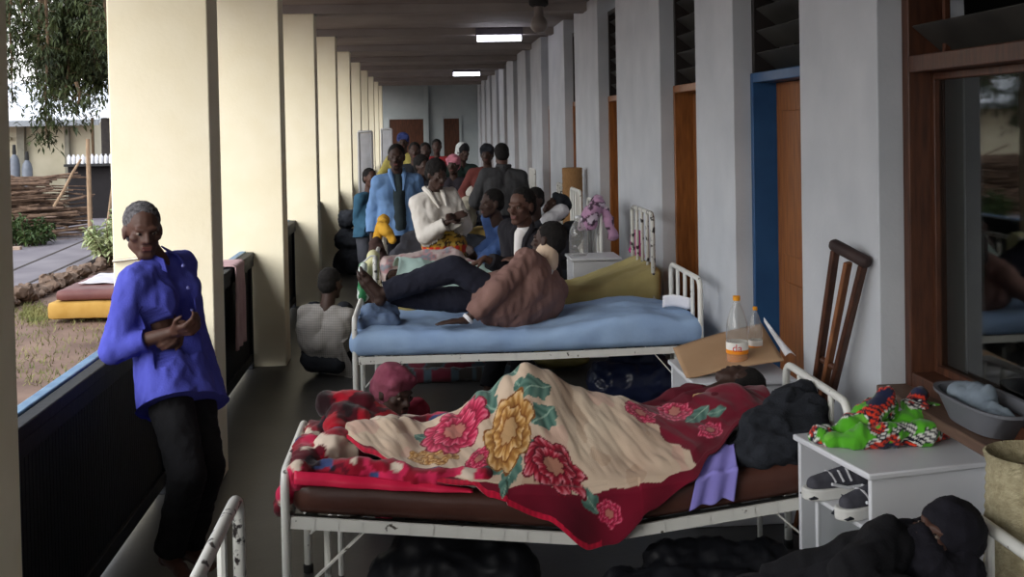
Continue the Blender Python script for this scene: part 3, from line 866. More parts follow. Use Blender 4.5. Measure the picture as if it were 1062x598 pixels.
sEnd = {i: Sb[i][-1] for i in range(NU + 1)}
def blanket_col(x, s, i, j, p):
    c = (x, s)
    for f in FLW:
        r = flower(c, f[0], f[1], f[2], f[3], f[4], f[0][0] * 9)
        if r is not None: return r
    for l in LVS:
        r = leafp(c, *l)
        if r is not None: return r
    wob = .025 * fbm((x, s, 3), 9, 2) + .03 * math.sin(x * 21) * .4
    edge = sEnd[i] - s
    # border: along the near hanging edge and the whole shoulder end
    border = (x > .76 + .20 * min(1, s / .75) + wob * 2) or (edge < .018 + interp(x, OVER) * .86 + wob * .5 and x > .16)
    if x < .2 and edge < .02 + wob: border = True
    if border:
        if edge < .022 and x < .62: return L3((206, 26, 62)) * (1 - .25 * (.5 + .5 * math.sin(x * 300)))
        t = .5 + .6 * fbm((x, s, 8), 5, 3); t = min(1, max(0, t)); return MAROON * (1 - t) + MAROON2 * t
    # scalloped pale leaf edge and mottled cream field
    t = .5 + .7 * fbm((x * .8, s, 2), 5, 4); t = min(1, max(0, t)); c0 = CREAM2 * (1 - t) + CREAM * t
    k = fbm((x, s * .6, 11), 6, 3)
    if k > .38: c0 = c0 * .55 + TAN * .45
    if k < -.5: c0 = c0 * .75 + L3((206, 130, 130)) * .25
    return c0
vv, cc = [], []
for j in range(NT + NH + 1):
    for i in range(NU + 1):
        vv.append(tuple(Vb[i][j])); cc.append(blanket_col(lerp(BX0, BX1, i / NU), Sb[i][j], i, j, Vb[i][j]))
n1 = NU + 1
ff = [(j * n1 + i, j * n1 + i + 1, (j + 1) * n1 + i + 1, (j + 1) * n1 + i) for j in range(NT + NH) for i in range(NU)]
ff = [f[::-1] for f in ff]
tag(finish('blanket', vv, ff, M['fabricprint'], None, True, None, np.array(cc), solid=.009), 'cream blanket with big pink and gold roses and maroon border draped over raised knees', 'blanket')

# red patterned blanket bunched at the foot of that bed
def heapcol(p):
    a = fbm(p * 1.0, 6, 3); b = fbm(p + 7, 9, 2)
    if b > .34: return L3((222, 204, 186))
    if b < -.42: return L3((60, 74, 120)) if a > 0 else L3((36, 24, 34))
    if a > .25: return L3((206, 40, 84))
    return L3((146, 14, 40)) if a > -.15 else L3((92, 8, 28))
zt = top1(-.3)
RF = Vector((-.36, 4.3, zt))
pr = [cap((-.46, 4.0, zt + .02), (-.44, 4.55, zt + .03), .05), cap((-.40, 4.05, zt + .02), (-.1, 4.0, zt + .01), .045), cap((-.36, 4.2, zt + .05), (-.1, 4.42, zt + .05), .07), cap((-.2, 4.5, zt + .03), (.1, 4.55, zt + .02), .06),
      cap((-.36, 4.48, zt + .06), (-.2, 4.52, zt + .05), .07), cap((-.50, 4.02, zt - .05), (-.52, 4.45, zt - .06), .035), cap((-.53, 4.05, zt - .1), (-.54, 4.3, zt - .16), .028), cap((-.1, 3.99, zt), (.2, 3.985, zt - .01), .03)]
blob('patterned_blanket', pr, M['fabricprint'], None, .011, 3, colf=heapcol, wrinkle=.020, wscale=9, folds=.02, fscale=34)
tag(bpy.data.objects['patterned_blanket'], 'red and cream patterned blanket bunched over the foot of the bed with roses', 'blanket')
def redcol(p):
    a = fbm(p, 8, 2)
    return L3((160, 12, 34)) if a > -.05 else L3((70, 4, 20)) if a > -.4 else L3((30, 8, 14))
pr = [cap((-.40, 4.5, zt + .15), (-.26, 4.48, zt + .15), .05), cap((-.33, 4.42, zt + .12), (-.2, 4.4, zt + .06), .06), cap((-.25, 4.48, zt + .13), (-.14, 4.44, zt + .06), .05), cap((-.36, 4.36, zt + .1), (-.33, 4.28, zt + .05), .045)]
o = blob('velvet_cloth', pr, M['fabricprint'], None, .010, 3, colf=redcol, wrinkle=.014, wscale=10, folds=.014, fscale=36)
tag(o, 'crimson velvet cloth crumpled on top of the patterned blanket at the bed foot', 'cloth')
# pink satin edging strip lying along the mattress front
def pinkfn(u, v):
    x = lerp(-.47, .16, u); w = .036 * (1 - u ** 2.2) + .003
    z = top1(x) + .004 + .010 * (1 - u)
    return (x, 3.956 - .022 * min(1, v * 2) - .003 * math.sin(x * 40), z + w * (.5 - v))
o = sheet('blanket_hem', pinkfn, 60, 8, mat('pink_satin', (206, 28, 66), .45, (222, 46, 84), 8, bump=.2), None, solid=.008)
tag(o, 'bright pink satin hem lying along the front of the brown mattress', 'cloth')

# charcoal clothes heaped by the pillow, lilac cloth over the mattress edge
zc = top1(1.25)
pr = [cap((1.22, 4.05, zc + .02), (1.46, 4.05, zc + .04), .075), cap((1.26, 4.10, zc + .08), (1.46, 4.14, zc + .12), .09), cap((1.38, 4.18, zc + .15), (1.48, 4.26, zc + .16), .075), cap((1.44, 4.05, zc + .06), (1.48, 4.4, zc + .1), .06), cap((1.18, 4.10, zc + .01), (1.28, 4.12, zc + .06), .055)]
o = blob('jacket', pr, M['charcoal'], None, .010, 3, wrinkle=.020, wscale=7, folds=.026, fscale=46, wdir=(.7, 1, 1))
tag(o, 'charcoal jacket heaped beside the sleeper at the head of the bed with roses', 'jacket')
def lil(u, v):
    x = lerp(.955, 1.10, u) + .05 * (1 - v) + .02 * v * (u - .5)
    s = v * .225
    y = 4.07 - s * (1 if s < .12 else .12 / max(s, 1e-6)); y = 4.07 - min(s, .125) - .006 * math.sin(u * 14) * v
    z = top1(x) + .022 + .055 * max(0, 1 - s / .10) ** 1.5 - max(0, s - .12) + .006 * math.sin(u * 12 + v * 5) - .02 * v * abs(u - .75)
    return (x, y - .008, z)
o = sheet('lilac_cloth', lil, 30, 40, M['lilac'], None, solid=.006)
tag(o, 'lilac blue cloth hanging over the front edge of the brown mattress', 'cloth')

# pillow under the sleeping patient
def pil(c, d, m, lab, name='pillow', R=None, cat='pillow', group=None):
    def fn(p):
        q = p - Vector(c); fx, fy = abs(q.x) / (d[0] / 2), abs(q.y) / (d[1] / 2)
        k = (1 - min(1, fx) ** 3) * (1 - min(1, fy) ** 3)
        w = .006 * fbm(p, 10, 3)
        return Vector((p.x, p.y, c[2] + q.z * (.25 + .75 * k ** .5) + w))
    V, Fs = rbox(c, d, min(d) * .45, (20, 16, 5), fn)
    if R is not None:
        V = [tuple(Vector(c) + R @ (Vector(v) - Vector(c))) for v in V]
    return tag(finish(name, V, Fs, m, None, True, None), lab, cat, group)
pil((1.40, 4.50, top1(1.4) + .05), (.26, .26, .09), mat('grey_pillow_cloth', (112, 104, 100), .9, (128, 120, 116), 6, bump=.2), 'greyish pillow under the head of the sleeper in the bed with roses')

# --- bed 2: blue mattress
B2 = (-.405, 1.635, 6.45, 7.22)
b2, zs2 = bed('white bed with the thin sky blue mattress', B2[0], B2[1], B2[2], B2[3], .50, .74, .91, .01, 3)
def blue2(q, p):
    q.z += .05 * math.exp(-((q.x - 1.25) / .28) ** 2) * (1 if p.z > .05 else 0) - .02 * math.exp(-((q.x - .55) / .3) ** 2) * (1 if p.z > .05 else 0)
    q.z += .012 * fbm((q.x, q.y, 2), 5, 3) * (1 if p.z > .05 else 0)
    return q
mattress('mattress', 'thin sky blue covered mattress under the man in the brown jacket', -.44, 1.66, 6.42, 7.22, zs2, .145, M['bluesheet'], .010, blue2, .06, n=(90, 34, 6))
top2 = lambda x: zs2(x) + .168
# stitched tear marks on the blue cover, crumpled blue shirt at the foot
pr = [cap((-.36, 6.62, top2(0) + .02), (-.20, 6.68, top2(0) + .02), .05), cap((-.32, 6.70, top2(0) + .07), (-.2, 6.78, top2(0) + .06), .055), cap((-.38, 6.58, top2(0)), (-.34, 6.85, top2(0) + .03), .045)]
o = blob('blue_garment', pr, mat('slate_blue_cloth', (88, 108, 142), .95, (120, 140, 168), 12, bump=.3), None, .01, 3, wrinkle=.015, wscale=12, folds=.012)
tag(o, 'crumpled slate blue garment under the bare foot on the blue mattress', 'garment')
def paper(u, v): 
    return (1.47 + .16 * u, 6.75 - .07 * u - .02 * v, .70 + .075 * v + .01 * math.sin(u * 4))
tag(sheet('paper_note', paper, 8, 4, mat('white_paper', (224, 224, 232), .8), None, solid=.002), 'small white sheet of paper tucked by the head bars of the blue bed', 'paper')

# --- bed 3: olive mattress, two sleepers' covers on top
B3 = (-.33, 1.60, 7.62, 8.36)
b3, zs3 = bed('white bed with the lumpy olive mattress and tall peeling head frame', B3[0], B3[1], B3[2], B3[3], .50, .95, 1.21, .0, 3, M['bedworn'], zh0=.78)
def oli(q, p):
    if p.z > .06: q.z += .16 * max(0, (q.x - 1.05) / .55) ** 1.3 + .02 * fbm((q.x, q.y, 1), 4, 3)
    else: q.z += .05 * max(0, (q.x - 1.2) / .4)
    return q
mattress('mattress', 'lumpy olive mattress rising towards the wall behind the blue bed', -.30, 1.66, 7.60, 8.36, zs3, .15, M['olive'], .014, oli, .06, n=(80, 30, 6))
top3 = .50 + .173

# --- bed 4 and the beds beyond
B4 = (-.33, 1.5, 9.25, 9.95)
b4, zs4 = bed('white bed with a yellow cloth over its foot post, behind the olive bed', B4[0], B4[1], B4[2], B4[3], .48, 1.04, 1.17, .0, 3)
mattress('mattress', 'dark mattress on the bed with the yellow cloth on its foot', -.29, 1.47, 9.27, 9.93, zs4, .12, M['charcoal'])
B5 = (.1, 1.6, 12.3, 13.0)
b5, zs5 = bed('bed with yellow foam mattress under the man seen from behind', B5[0], B5[1], B5[2], B5[3], .52, .85, 1.15, .0, 3, M['bedworn'])
mattress('mattress', 'yellow foam mattress with bundles on it at mid distance', .12, 1.55, 12.28, 13.0, zs5, .15, mat('yellow_foam_inside', (190, 160, 92), .9, (204, 176, 110), 5))
B6 = (.0, 1.6, 15.6, 16.3)
b6, zs6 = bed('farthest bed, nearly hidden behind the crowd', B6[0], B6[1], B6[2], B6[3], .5, .85, 1.2, .0, 4)
mattress('mattress', 'dark mattress on the farthest bed behind the crowd', .02, 1.56, 15.62, 16.28, zs6, .12, M['charcoal'])

# --- bedside cabinet with shoes and wrapper
def nightstand(label, R0, A, w, dp, h, cut=True):
    """open front faces local -x; R0 = rotation about z; A = near-left top corner"""
    R = Matrix.Rotation(R0, 3, 'Z'); A = Vector(A)
    def W(x, y, z): return Vector((A.x, A.y, 0)) + R @ Vector((x, y, z))
    t = thing('bedside_cabinet', label, 'cabinet', W(w / 2, dp / 2, 0))
    def slab(nm, a, b, m=M['white'], bev=.004):
        c = [(a[i] + b[i]) / 2 for i in range(3)]; d = [b[i] - a[i] for i in range(3)]
        return MB().box(W(*c), d, R).build(nm, m, t, bevel=bev)
    slab('top', (-.015, -.015, h - .022), (w + .01, dp + .01, h), bev=.006)
    slab('side_panel', (0, 0, 0), (w, .018, h - .023)); slab('side_panel', (0, dp - .018, 0), (w, dp, h - .023))
    slab('back_panel', (w - .012, .019, .04), (w - .001, dp - .019, h - .023))
    slab('shelf', (.0, .019, h - .205), (w - .013, dp - .019, h - .19)); slab('shelf', (.006, .019, .05), (w - .013, dp - .019, .066))
    slab('upright', (.004, dp - .125, .067), (.018, dp - .108, h - .206))
    return t, W
NS, WN = nightstand('white laminate cabinet with trainers on its shelf and a bright green cloth on top', math.radians(10), (1.425, 3.45, 0), .50, .47, .705)
# trainers
def shoe(label, c, yaw, L=.27):
    R = Matrix.Rotation(yaw, 3, 'Z'); c = Vector(c)
    t = thing('trainer', label, 'shoe', c, 'pair of trainers in the cabinet')
    def W(x, y, z): return c + R @ Vector((x, y, z))
    w = [(-.125, .030), (-.09, .036), (-.03, .036), (.03, .042), (.08, .046), (.12, .034), (.138, .012)]
    # sole: outline prism
    out = [(x, y) for x, y in w] + [(x, -y) for x, y in w[::-1]]
    sm = MB(); sm.prism([W(x, y, 0) for x, y in out], R @ Vector((0, 0, .040))); sm.build('sole', mat('shoe_sole', (206, 206, 202), .6, (222, 222, 218), 9), t, bevel=.006)
    wv = MB()
    for k in range(5): wv.prism([W(-.11 + k * .05, sg * .0395, .008) for sg in (1,)] + [W(-.085 + k * .05, .0405, .02), W(-.07 + k * .05, .0405, .008)], R @ Vector((0, -.081, 0)))
    wv.build('sole_trim', M['charcoal'], t)
    pr = [cap(W(-.085, 0, .05), W(-.075, 0, .085), .038, .036), cap(W(-.08, 0, .05), W(.03, 0, .055), .038, .036), cap(W(.03, 0, .055), W(.09, 0, .048), .037, .032), cap(W(-.06, 0, .09), W(.02, 0, .075), .024, .022), cap(W(-.095, 0, .095), W(-.1, 0, .11), .02, .014)]
    u = blob('upper', pr, mat('grey_mesh', (58, 58, 66), .8, (76, 76, 84), 30), t, .006, 3)
    st = MB()
    for k in range(3): st.tube([W(-.03 + k * .03, -.037, .06), W(-.02 + k * .03, -.02, .098 - k * .006), W(-.02 + k * .03, .02, .098 - k * .006), W(-.03 + k * .03, .037, .06)], .0045, 6)
    st.build('laces', mat('shoe_laces', (180, 180, 184), .8), t)
    lg = MB(); 
    for sg in (-1, 1): lg.tube([W(-.07, sg * .040, .042), W(-.01, sg * .041, .04), W(.05, sg * .043, .058)], .006, 6)
    lg.build('side_stripe', mat('shoe_stripe', (196, 198, 202), .5), t)
    MB().lathe(W(-.062, 0, .118), [(0, -.02), (.026, -.012), (.03, 0), (.022, .004), (.018, -.006), (0, -.012)], 14).build('collar', M['blackbag'], t)
zsf = .705 - .19
shoe('grey and white trainer in the cabinet, the left one farther from the camera', WN(.085, .335, zsf), math.radians(188))
shoe('grey and white trainer in the cabinet, the right one nearest the camera', WN(.085, .145, zsf), math.radians(200))
# green bag on the lower shelf
pr = [cap(WN(.1, .2, .2), WN(.3, .25, .2), .09), cap(WN(.12, .14, .27), WN(.3, .2, .3), .075), cap(WN(.1, .3, .17), WN(.3, .3, .18), .09)]
pr = [(np.maximum(v, (-9, -9, .068)), f) for v, f in pr]
o = blob('plastic_bag', pr, mat('green_plastic', (24, 72, 62), .35, (58, 112, 100), 14, bump=.4, spec=.6), None, .009, 2, folds=.012, fscale=50)
tag(o, 'crumpled green plastic bag on the lower shelf of the white cabinet', 'bag')

def wraxcol(p):
    q = p * np.array((1, 1, 1.0)); a = fbm(q, 8.5, 2); b = fbm(q + 4.3, 9, 2)
    st = math.sin((q[0] * .7 + q[1] * .5 + q[2]) * 300 + 4 * a)
    if a > .12: return L3((84, 168, 40)) if b > -.45 else L3((112, 186, 66))
    if a > -.02: return L3((26, 28, 40)) if st > -.2 else L3((226, 226, 220))
    if a > -.30: return L3((214, 60, 36)) if st > -.1 else L3((40, 28, 44))
    return L3((34, 38, 66)) if b > -.2 else L3((84, 168, 40))
zc = .713
pr = [cap(WN(.03, .36, zc + .01), WN(.16, .38, zc + .02), .028), cap(WN(.1, .26, zc + .02), WN(.35, .22, zc + .03), .045), cap(WN(.15, .34, zc + .04), WN(.28, .36, zc + .09), .05), cap(WN(.20, .30, zc + .08), WN(.27, .33, zc + .135), .034), cap(WN(.40, .36, zc + .08), WN(.44, .36, zc + .12), .03),
      cap(WN(.34, .30, zc + .03), WN(.46, .36, zc + .05), .05), cap(WN(.4, .33, zc + .07), WN(.48, .34, zc + .06), .035), cap(WN(.3, .2, zc + .01), WN(.43, .26, zc + .02), .03), cap(WN(.05, .3, zc + .01), WN(.2, .25, zc + .02), .03), cap(WN(.44, .25, zc + .01), WN(.5, .3, zc + .02), .025)]
pr = [(np.maximum(v, (-9, -9, .7065)), f) for v, f in pr]
v, f = blob_mesh(pr, .007, 2, wrinkle=.014, wscale=12, folds=.024, fscale=46, wdir=(1, .6, .6))
v[:, 2] = np.maximum(v[:, 2], .7062)
o = finish('wrapper_cloth', v, f, M['fabricprint'], None, True, None, np.array([wraxcol(p) for p in v]))
tag(o, 'bright green, red and black printed cloth bundled on the white cabinet', 'cloth')

# grey tub on the window sill with pale cloth in it
def stadium(cx, cy, hw, hl, z, n=36):
    return [(cx + hw * math.copysign(abs(math.cos(a)) ** .7, math.cos(a)), cy + hl * math.copysign(abs(math.sin(a)) ** .7, math.sin(a)), z) for a in [2 * PI * k / n for k in range(n)]]
tx, ty, tz = 1.868, 3.56, .806
rings = [stadium(tx, ty, .07, .15, tz), stadium(tx, ty, .078, .165, tz + .004), stadium(tx, ty, .100, .235, tz + .085), stadium(tx, ty, .110, .250, tz + .088), stadium(tx, ty, .110, .250, tz + .098), stadium(tx, ty, .096, .232, tz + .096), stadium(tx, ty, .075, .16, tz + .012)]
V = [p for r in rings for p in r]; n = 36
Fs = [(i * n + k, i * n + (k + 1) % n, (i + 1) * n + (k + 1) % n, (i + 1) * n + k) for i in range(len(rings) - 1) for k in range(n)] + [tuple(range(n))[::-1], tuple((len(rings) - 1) * n + k for k in range(n))]
tag(finish('plastic_tub', V, Fs, mat('grey_plastic', (92, 94, 100), .5, (102, 104, 110), 4), None), 'grey plastic tub standing on the near window sill behind the white cabinet', 'tub')
pr = [cap((tx, ty - .1, tz + .05), (tx, ty + .09, tz + .06), .04), cap((tx + .02, ty + .02, tz + .09), (tx - .01, ty + .12, tz + .09), .035)]
tag(blob('washing_cloth', pr, mat('pale_blue_cloth', (112, 124, 136), .9, (132, 144, 154), 14, bump=.2), None, .01, 2, wrinkle=.02, wscale=14, folds=.015), 'pale bluish cloth crumpled inside the grey tub on the sill', 'cloth')

# tall woven basket
bx, by = 1.755, 3.06
prof = [(0, 0), (.128, 0), (.13, .02)]
for k in range(60): prof.append((.128 + .010 * math.sin(PI * k / 60) + (.004 if k % 2 else 0),   .03 + k * .0137))
prof += [(.137, .855), (.14, .865), (.132, .87), (.122, .855), (.118, .6), (.1, .3), (0, .29)]
mbk = MB().lathe((bx, by, 0), prof, 40)
o = mbk.build('woven_basket', mat('straw_weave', (150, 140, 110), .95, (186, 176, 144), 40, bump=.8, bscale=120), None, ang=60)
tag(o, 'tall pale woven straw basket at the right edge before the window', 'basket')

# crutch leaning on the first grey pilaster
top, foot = Vector((1.715, 4.33, 1.315)), Vector((1.63, 4.78, .012))
dr = (foot - top).normalized(); sd = Vector((.42, -.9, 0)); sd = (sd - dr * sd.dot(dr)).normalized(); nn = dr.cross(sd)
cr = thing('crutch', 'old wooden crutch leaning on the grey pilaster near the bed with roses', 'crutch', (foot.x, foot.y, 0))
def CR(a, b, c=0): return top + dr * a + sd * b + nn * c
Lc = (foot - top).length
for sg in (-1, 1):
    MB().bar(CR(.03, sg * .075), CR(Lc * .78, sg * .022), .022, .040, nn).build('shaft', M['darkwood'], cr, bevel=.005)
MB().bar(CR(.05, 0), CR(Lc * .99, 0), .020, .036, nn).build('centre_shaft', mat('crutch_wood', (104, 62, 40), .5, (140, 92, 58), 6, stretch=(6, 6, 1)), cr, bevel=.004)
MB().tube([CR(.52, -.055), CR(.52, .055)], .014, 10).build('hand_grip', M['darkwood'], cr)
V, Fs = rbox(CR(.01, 0), (.21, .05, .05), .022, (14, 6, 6), lambda p: p, Matrix((sd, nn, -dr)).transposed())
V = [tuple(Vector(v) + dr * .10 * abs((Vector(v) - CR(.01, 0)).dot(sd)) ** 1.3 * 0) for v in V]
finish('arm_pad', V, Fs, mat('pad_leather', (46, 34, 34), .7, (62, 48, 46), 8, bump=.3), cr)
MB().tube([foot - dr * .05, foot], .018, 10).build('rubber_tip', M['dark'], cr)

# second cabinet behind bed 1 with cardboard and bottles on it
N2, W2 = nightstand('bedside cabinet half hidden under the cardboard and orange drink bottles', 0.0, (1.22, 4.92, 0), .46, .50, .665)
cpts = [at(698, 361, Y=5.48), at(790, 336, Y=5.48), at(813, 374, Y=5.0), at(712, 393, Y=5.0)]
def cfn(u, v):
    p = cpts[0].lerp(cpts[1], u).lerp(cpts[3].lerp(cpts[2], u), v)
    return (p.x, p.y, max(p.z + .01 * math.sin(u * 3), .672))
o = sheet('cardboard_sheet', cfn, 20, 12, M['card'], None, solid=.007)
tag(o, 'flat brown cardboard sheet lying tilted on the cabinet beneath the bottles', 'cardboard')
def pfn(u, v):
    p = cpts[1].lerp(cpts[2], v * .95); return (p.x + .012 + .05 * u * v, p.y, p.z + .012 + .022 * math.sin(u * PI) * (1 - v * .3))
tag(sheet('paper_strip', pfn, 8, 14, mat('white_card', (214, 214, 218), .8), None, solid=.002), 'folded white paper strip along the edge of the cardboard sheet', 'paper')

clear = mat_glass('clear_plastic', (240, 240, 238))
_n, _l = clear.node_tree.nodes, clear.node_tree.links
_d = _n.new('ShaderNodeBsdfDiffuse'); _d.inputs[0].default_value = lin((226, 226, 226))
_m = _n.new('ShaderNodeMixShader'); _m.inputs[0].default_value = .14
_o = _n['Material Output']; _s = _o.inputs['Surface'].links[0].from_socket
_l.new(_s, _m.inputs[1]); _l.new(_d.outputs[0], _m.inputs[2]); _l.new(_m.outputs[0], _o.inputs['Surface']); liquid = mat('orange_drink', (214, 128, 30), .2, (226, 146, 44), 6)
capm = mat('orange_cap', (226, 150, 34), .45)
def bottle(label, c, h, r, liq=.22, lab=True, capmat=None, group=None, text=None):
    c = Vector(c); t = thing('drink_bottle', label, 'bottle', c, group)
    prof = [(0, .012), (r * .5, .004), (r * .85, 0), (r, .02), (r, h * .26), (r * .95, h * .30), (r, h * .34), (r, h * .50), (r * .93, h * .62), (r * .62, h * .78), (r * .34, h * .88), (r * .28, h * .92), (r * .28, h * .945)]
    MB().lathe(c, prof, 28).build('body', clear, t, ang=60)
    if liq: MB().lathe(c, [(0, .014), (r * .84, .006), (r * .96, .025), (r * .96, h * liq), (0, h * liq)], 24).build('drink', liquid, t)
    if lab:
        wl_ = mat('label_white', (226, 224, 218), .5); lo = MB()
        lo.lathe(c, [(r * 1.008, h * .2), (r * 1.012, h * .36)], 28); lb = lo.build('label', wl_, t)
        MB().lathe(c, [(r * 1.011, h * .2), (r * 1.016, h * .255)], 28).build('label_band', mat('label_orange', (232, 140, 30), .5), lb)
        if text:
            cu = bpy.data.curves.new('txt', 'FONT'); cu.body = text; cu.size = h * .15; cu.align_x = 'CENTER'; cu.align_y = 'CENTER'; cu.resolution_u = 3
            to = bpy.data.objects.new('txt', cu); COL.objects.link(to)
            dg = bpy.context.evaluated_depsgraph_get(); dg.update(); m2 = to.evaluated_get(dg).to_mesh()
            vs = [(v.co.x, v.co.y) for v in m2.vertices]; fs = [tuple(p.vertices) for p in m2.polygons]
            to.evaluated_get(dg).to_mesh_clear(); bpy.data.objects.remove(to)
            a0 = math.atan2(-c.y, -c.x); V = []
            for x, y in vs:
                a = a0 + x / r; V.append((c.x + math.cos(a) * r * 1.022, c.y + math.sin(a) * r * 1.022, c.z + h * .285 + y))
            finish('label_letters', V, fs, mat('label_red', (196, 40, 48), .5), lb, smooth=False)
    MB().lathe(c + Vector((0, 0, h * .935)), [(0, 0), (r * .33, 0), (r * .34, .004), (r * .34, h * .06), (r * .3, h * .066), (0, h * .066)], 18).build('screw_cap', capmat or capm, t)
    return t
p = at(765, 388, Y=5.10); bottle('large orange drink bottle with orange cap standing on the cardboard', (p.x, 5.10, .69), .335, .052, .22, True, text='da')
p = at(784, 388, Y=5.22); bottle('smaller orange capped bottle standing behind the large drink bottle', (p.x, 5.22, .70), .25, .034, .2, True)

# --- mid distance bedside table with clear bottle and pink cloth
N3, W3 = nightstand('grey bedside locker beyond the olive bed with a clear water bottle on it', 0.0, (1.17, 8.62, 0), .38, .36, .79)
p = at(600, 258, Y=8.8); bottle('large clear water bottle standing on the far bedside locker', (p.x, 8.8, .792), .32, .075, .0, False, capmat=M['white'])
def pinkf(p):
    a = fbm(p, 12, 2); return L3((180, 140, 170)) if a > .0 else L3((70, 50, 66)) if a > -.3 else L3((206, 190, 206))
pr = [cap((1.48, 9.24, 1.17), (1.5, 9.45, 1.18), .05), cap((1.44, 9.22, 1.12), (1.40, 9.25, 1.0), .055), cap((1.40, 9.28, 1.10), (1.36, 9.3, .98), .05), cap((1.54, 9.25, 1.10), (1.60, 9.25, .90), .04)]
tag(blob('headscarf_cloth', pr, M['fabricprint'], None, .012, 2, colf=pinkf, wrinkle=.02, wscale=11, folds=.015), 'pink and lilac patterned cloth hung over a white head frame', 'cloth')
p = at(640, 233, Y=8.15)
tag(blob('magenta_cloth', [cap((1.68, 8.62, .96), (1.69, 8.62, .80), .05), cap((1.68, 8.62, .88), (1.64, 8.63, .84), .03)], mat('magenta', (186, 60, 130), .9), None, .01, 2, wrinkle=.01), 'small magenta cloth against the wall beyond the peeling head frame', 'cloth')
B7 = (-.05, 1.55, 10.75, 11.45)
b7, zs7 = bed('bed with rounded white head frame in front of the rolled straw mat', B7[0], B7[1], B7[2], B7[3], .5, .85, 1.18, .0, 3)
mattress('mattress', 'dark mattress on the bed before the rolled straw mat', -.02, 1.52, 10.77, 11.43, zs7, .12, M['charcoal'])
rm_ = MB(); prof = [(.105, 0), (.11, .005)] + [(.108 + .003 * (k % 2), .02 + k * .0335) for k in range(40)] + [(.11, 1.37), (.1, 1.375), (.03, 1.37), (0, 1.37)]
rm_.lathe((1.62, 11.85, 0), [(0, 0)] + prof, 24)
tag(rm_.build('rolled_mat', mat('straw_mat', (132, 96, 60), .9, (160, 122, 80), 30, stretch=(6, 6, 1), bump=.5), None, ang=60), 'brown rolled straw mat standing upright against the far grey wall', 'mat')

# covers on bed 3
def heap(name, label, cat, prims, m, vox=.014, wr=.02, fo=.015, colf=None, ws=8, fs=30, group=None, sm=3):
    return tag(blob(name, prims, m, None, vox, sm, wrinkle=wr, wscale=ws, folds=fo, fscale=fs, colf=colf), label, cat, group)
def mint(u, v):
    x = lerp(-.20, .92, u) ; s = v
    y = lerp(8.12, 7.57, min(1, v / .72)); d = (y - 7.92) / .30
    hump = .23 * math.exp(-d * d) * (1 - .55 * u)
    z = top3 + .015 + hump + .015 * fbm((x * 1.2, y, 3), 6, 3) + .012 * fbm((x * 5, y * 1.5, 1), 3, 2)
    if v > .72:
        k = (v - .72) / .28; y = 7.575 - .012 * k - .008 * math.sin(x * 22) * k; z = z - k * (.10 + .07 * math.sin(x * 5 + 1) ** 2)
    return (x + .03 * math.sin(y * 9), y, max(z, .52))
tag(sheet('mint_sheet', mint, 70, 60, mat('mint_cloth', (168, 196, 190), .9, (186, 210, 204), 7, bump=.2), None, solid=.006), 'pale mint green sheet over the sleeper on the olive mattress', 'sheet')
def floralf(p):
    a = fbm(p, 14, 2); return L3((178, 160, 158)) if a > -.1 else (L3((160, 120, 124)) if a > -.35 else L3((120, 122, 130)))
heap('floral_blanket', 'pale floral blanket bundled behind the mint sheet', 'blanket', [cap((-.22, 8.22, top3 + .12), (.2, 8.24, top3 + .16), .11), cap((.1, 8.24, top3 + .15), (.42, 8.2, top3 + .06), .10), cap((.3, 8.2, top3 + .05), (.55, 8.15, top3 + .02), .07)], M['fabricprint'], colf=floralf)
heap('grey_sack', 'dark grey cloth bag on the foot of the bed behind the floral blanket', 'bag', [cap((-.16, 9.55, .72), (.1, 9.55, .74), .13), cap((-.08, 9.55, .84), (.05, 9.55, .9), .11)], mat('grey_bag', (72, 72, 80), .9, (88, 88, 96), 6, bump=.2))
heap('yellow_cloth', 'mustard yellow cloth hung over the white foot post', 'cloth', [cap((-.33, 9.3, 1.055), (-.33, 9.6, 1.055), .035), cap((-.35, 9.26, 1.03), (-.39, 9.24, .86), .038), cap((-.31, 9.22, 1.03), (-.26, 9.2, .93), .036), cap((-.33, 9.22, 1.03), (-.30, 9.2, .98), .035)], mat('mustard', (206, 152, 42), .9, (222, 172, 66), 8, bump=.2), .011)
heap('brown_cloth', 'dark brown garment slung over the foot frame of the olive bed', 'garment', [cap((-.35, 8.3, .98), (-.40, 8.25, .8), .045), cap((-.35, 8.3, .98), (-.26, 8.25, .82), .045), cap((-.26, 8.25, .82), (-.08, 8.3, .78), .04)], mat('dark_brown_cloth', (52, 36, 34), .9, (66, 48, 44), 8), .011)
heap('cream_cloth', 'cream cloth hanging at the foot frame of the olive bed', 'cloth', [cap((-.345, 7.72, .95), (-.37, 7.7, .72), .045), cap((-.345, 7.8, .95), (-.36, 7.85, .8), .04)], mat('cream_cloth', (186, 184, 142), .9, (204, 200, 160), 8), .011)
bt = thing('hanging_bag', 'white and green plastic bag hanging at the foot of the olive bed', 'bag', (-.41, 7.62, .62))
blob('bag_body', [cap((-.415, 7.62, .70), (-.41, 7.62, .90), .042, .030)], mat('bag_green', (48, 120, 76), .4, (210, 218, 212), 9, sharp=(.45, .5)), bt, .009, 2, wrinkle=.008)
MB().tube(fillet([(-.42, 7.62, .92), (-.36, 7.63, .97), (-.33, 7.63, .97)], .02), .006, 6).build('bag_handle', M['white'], bt)

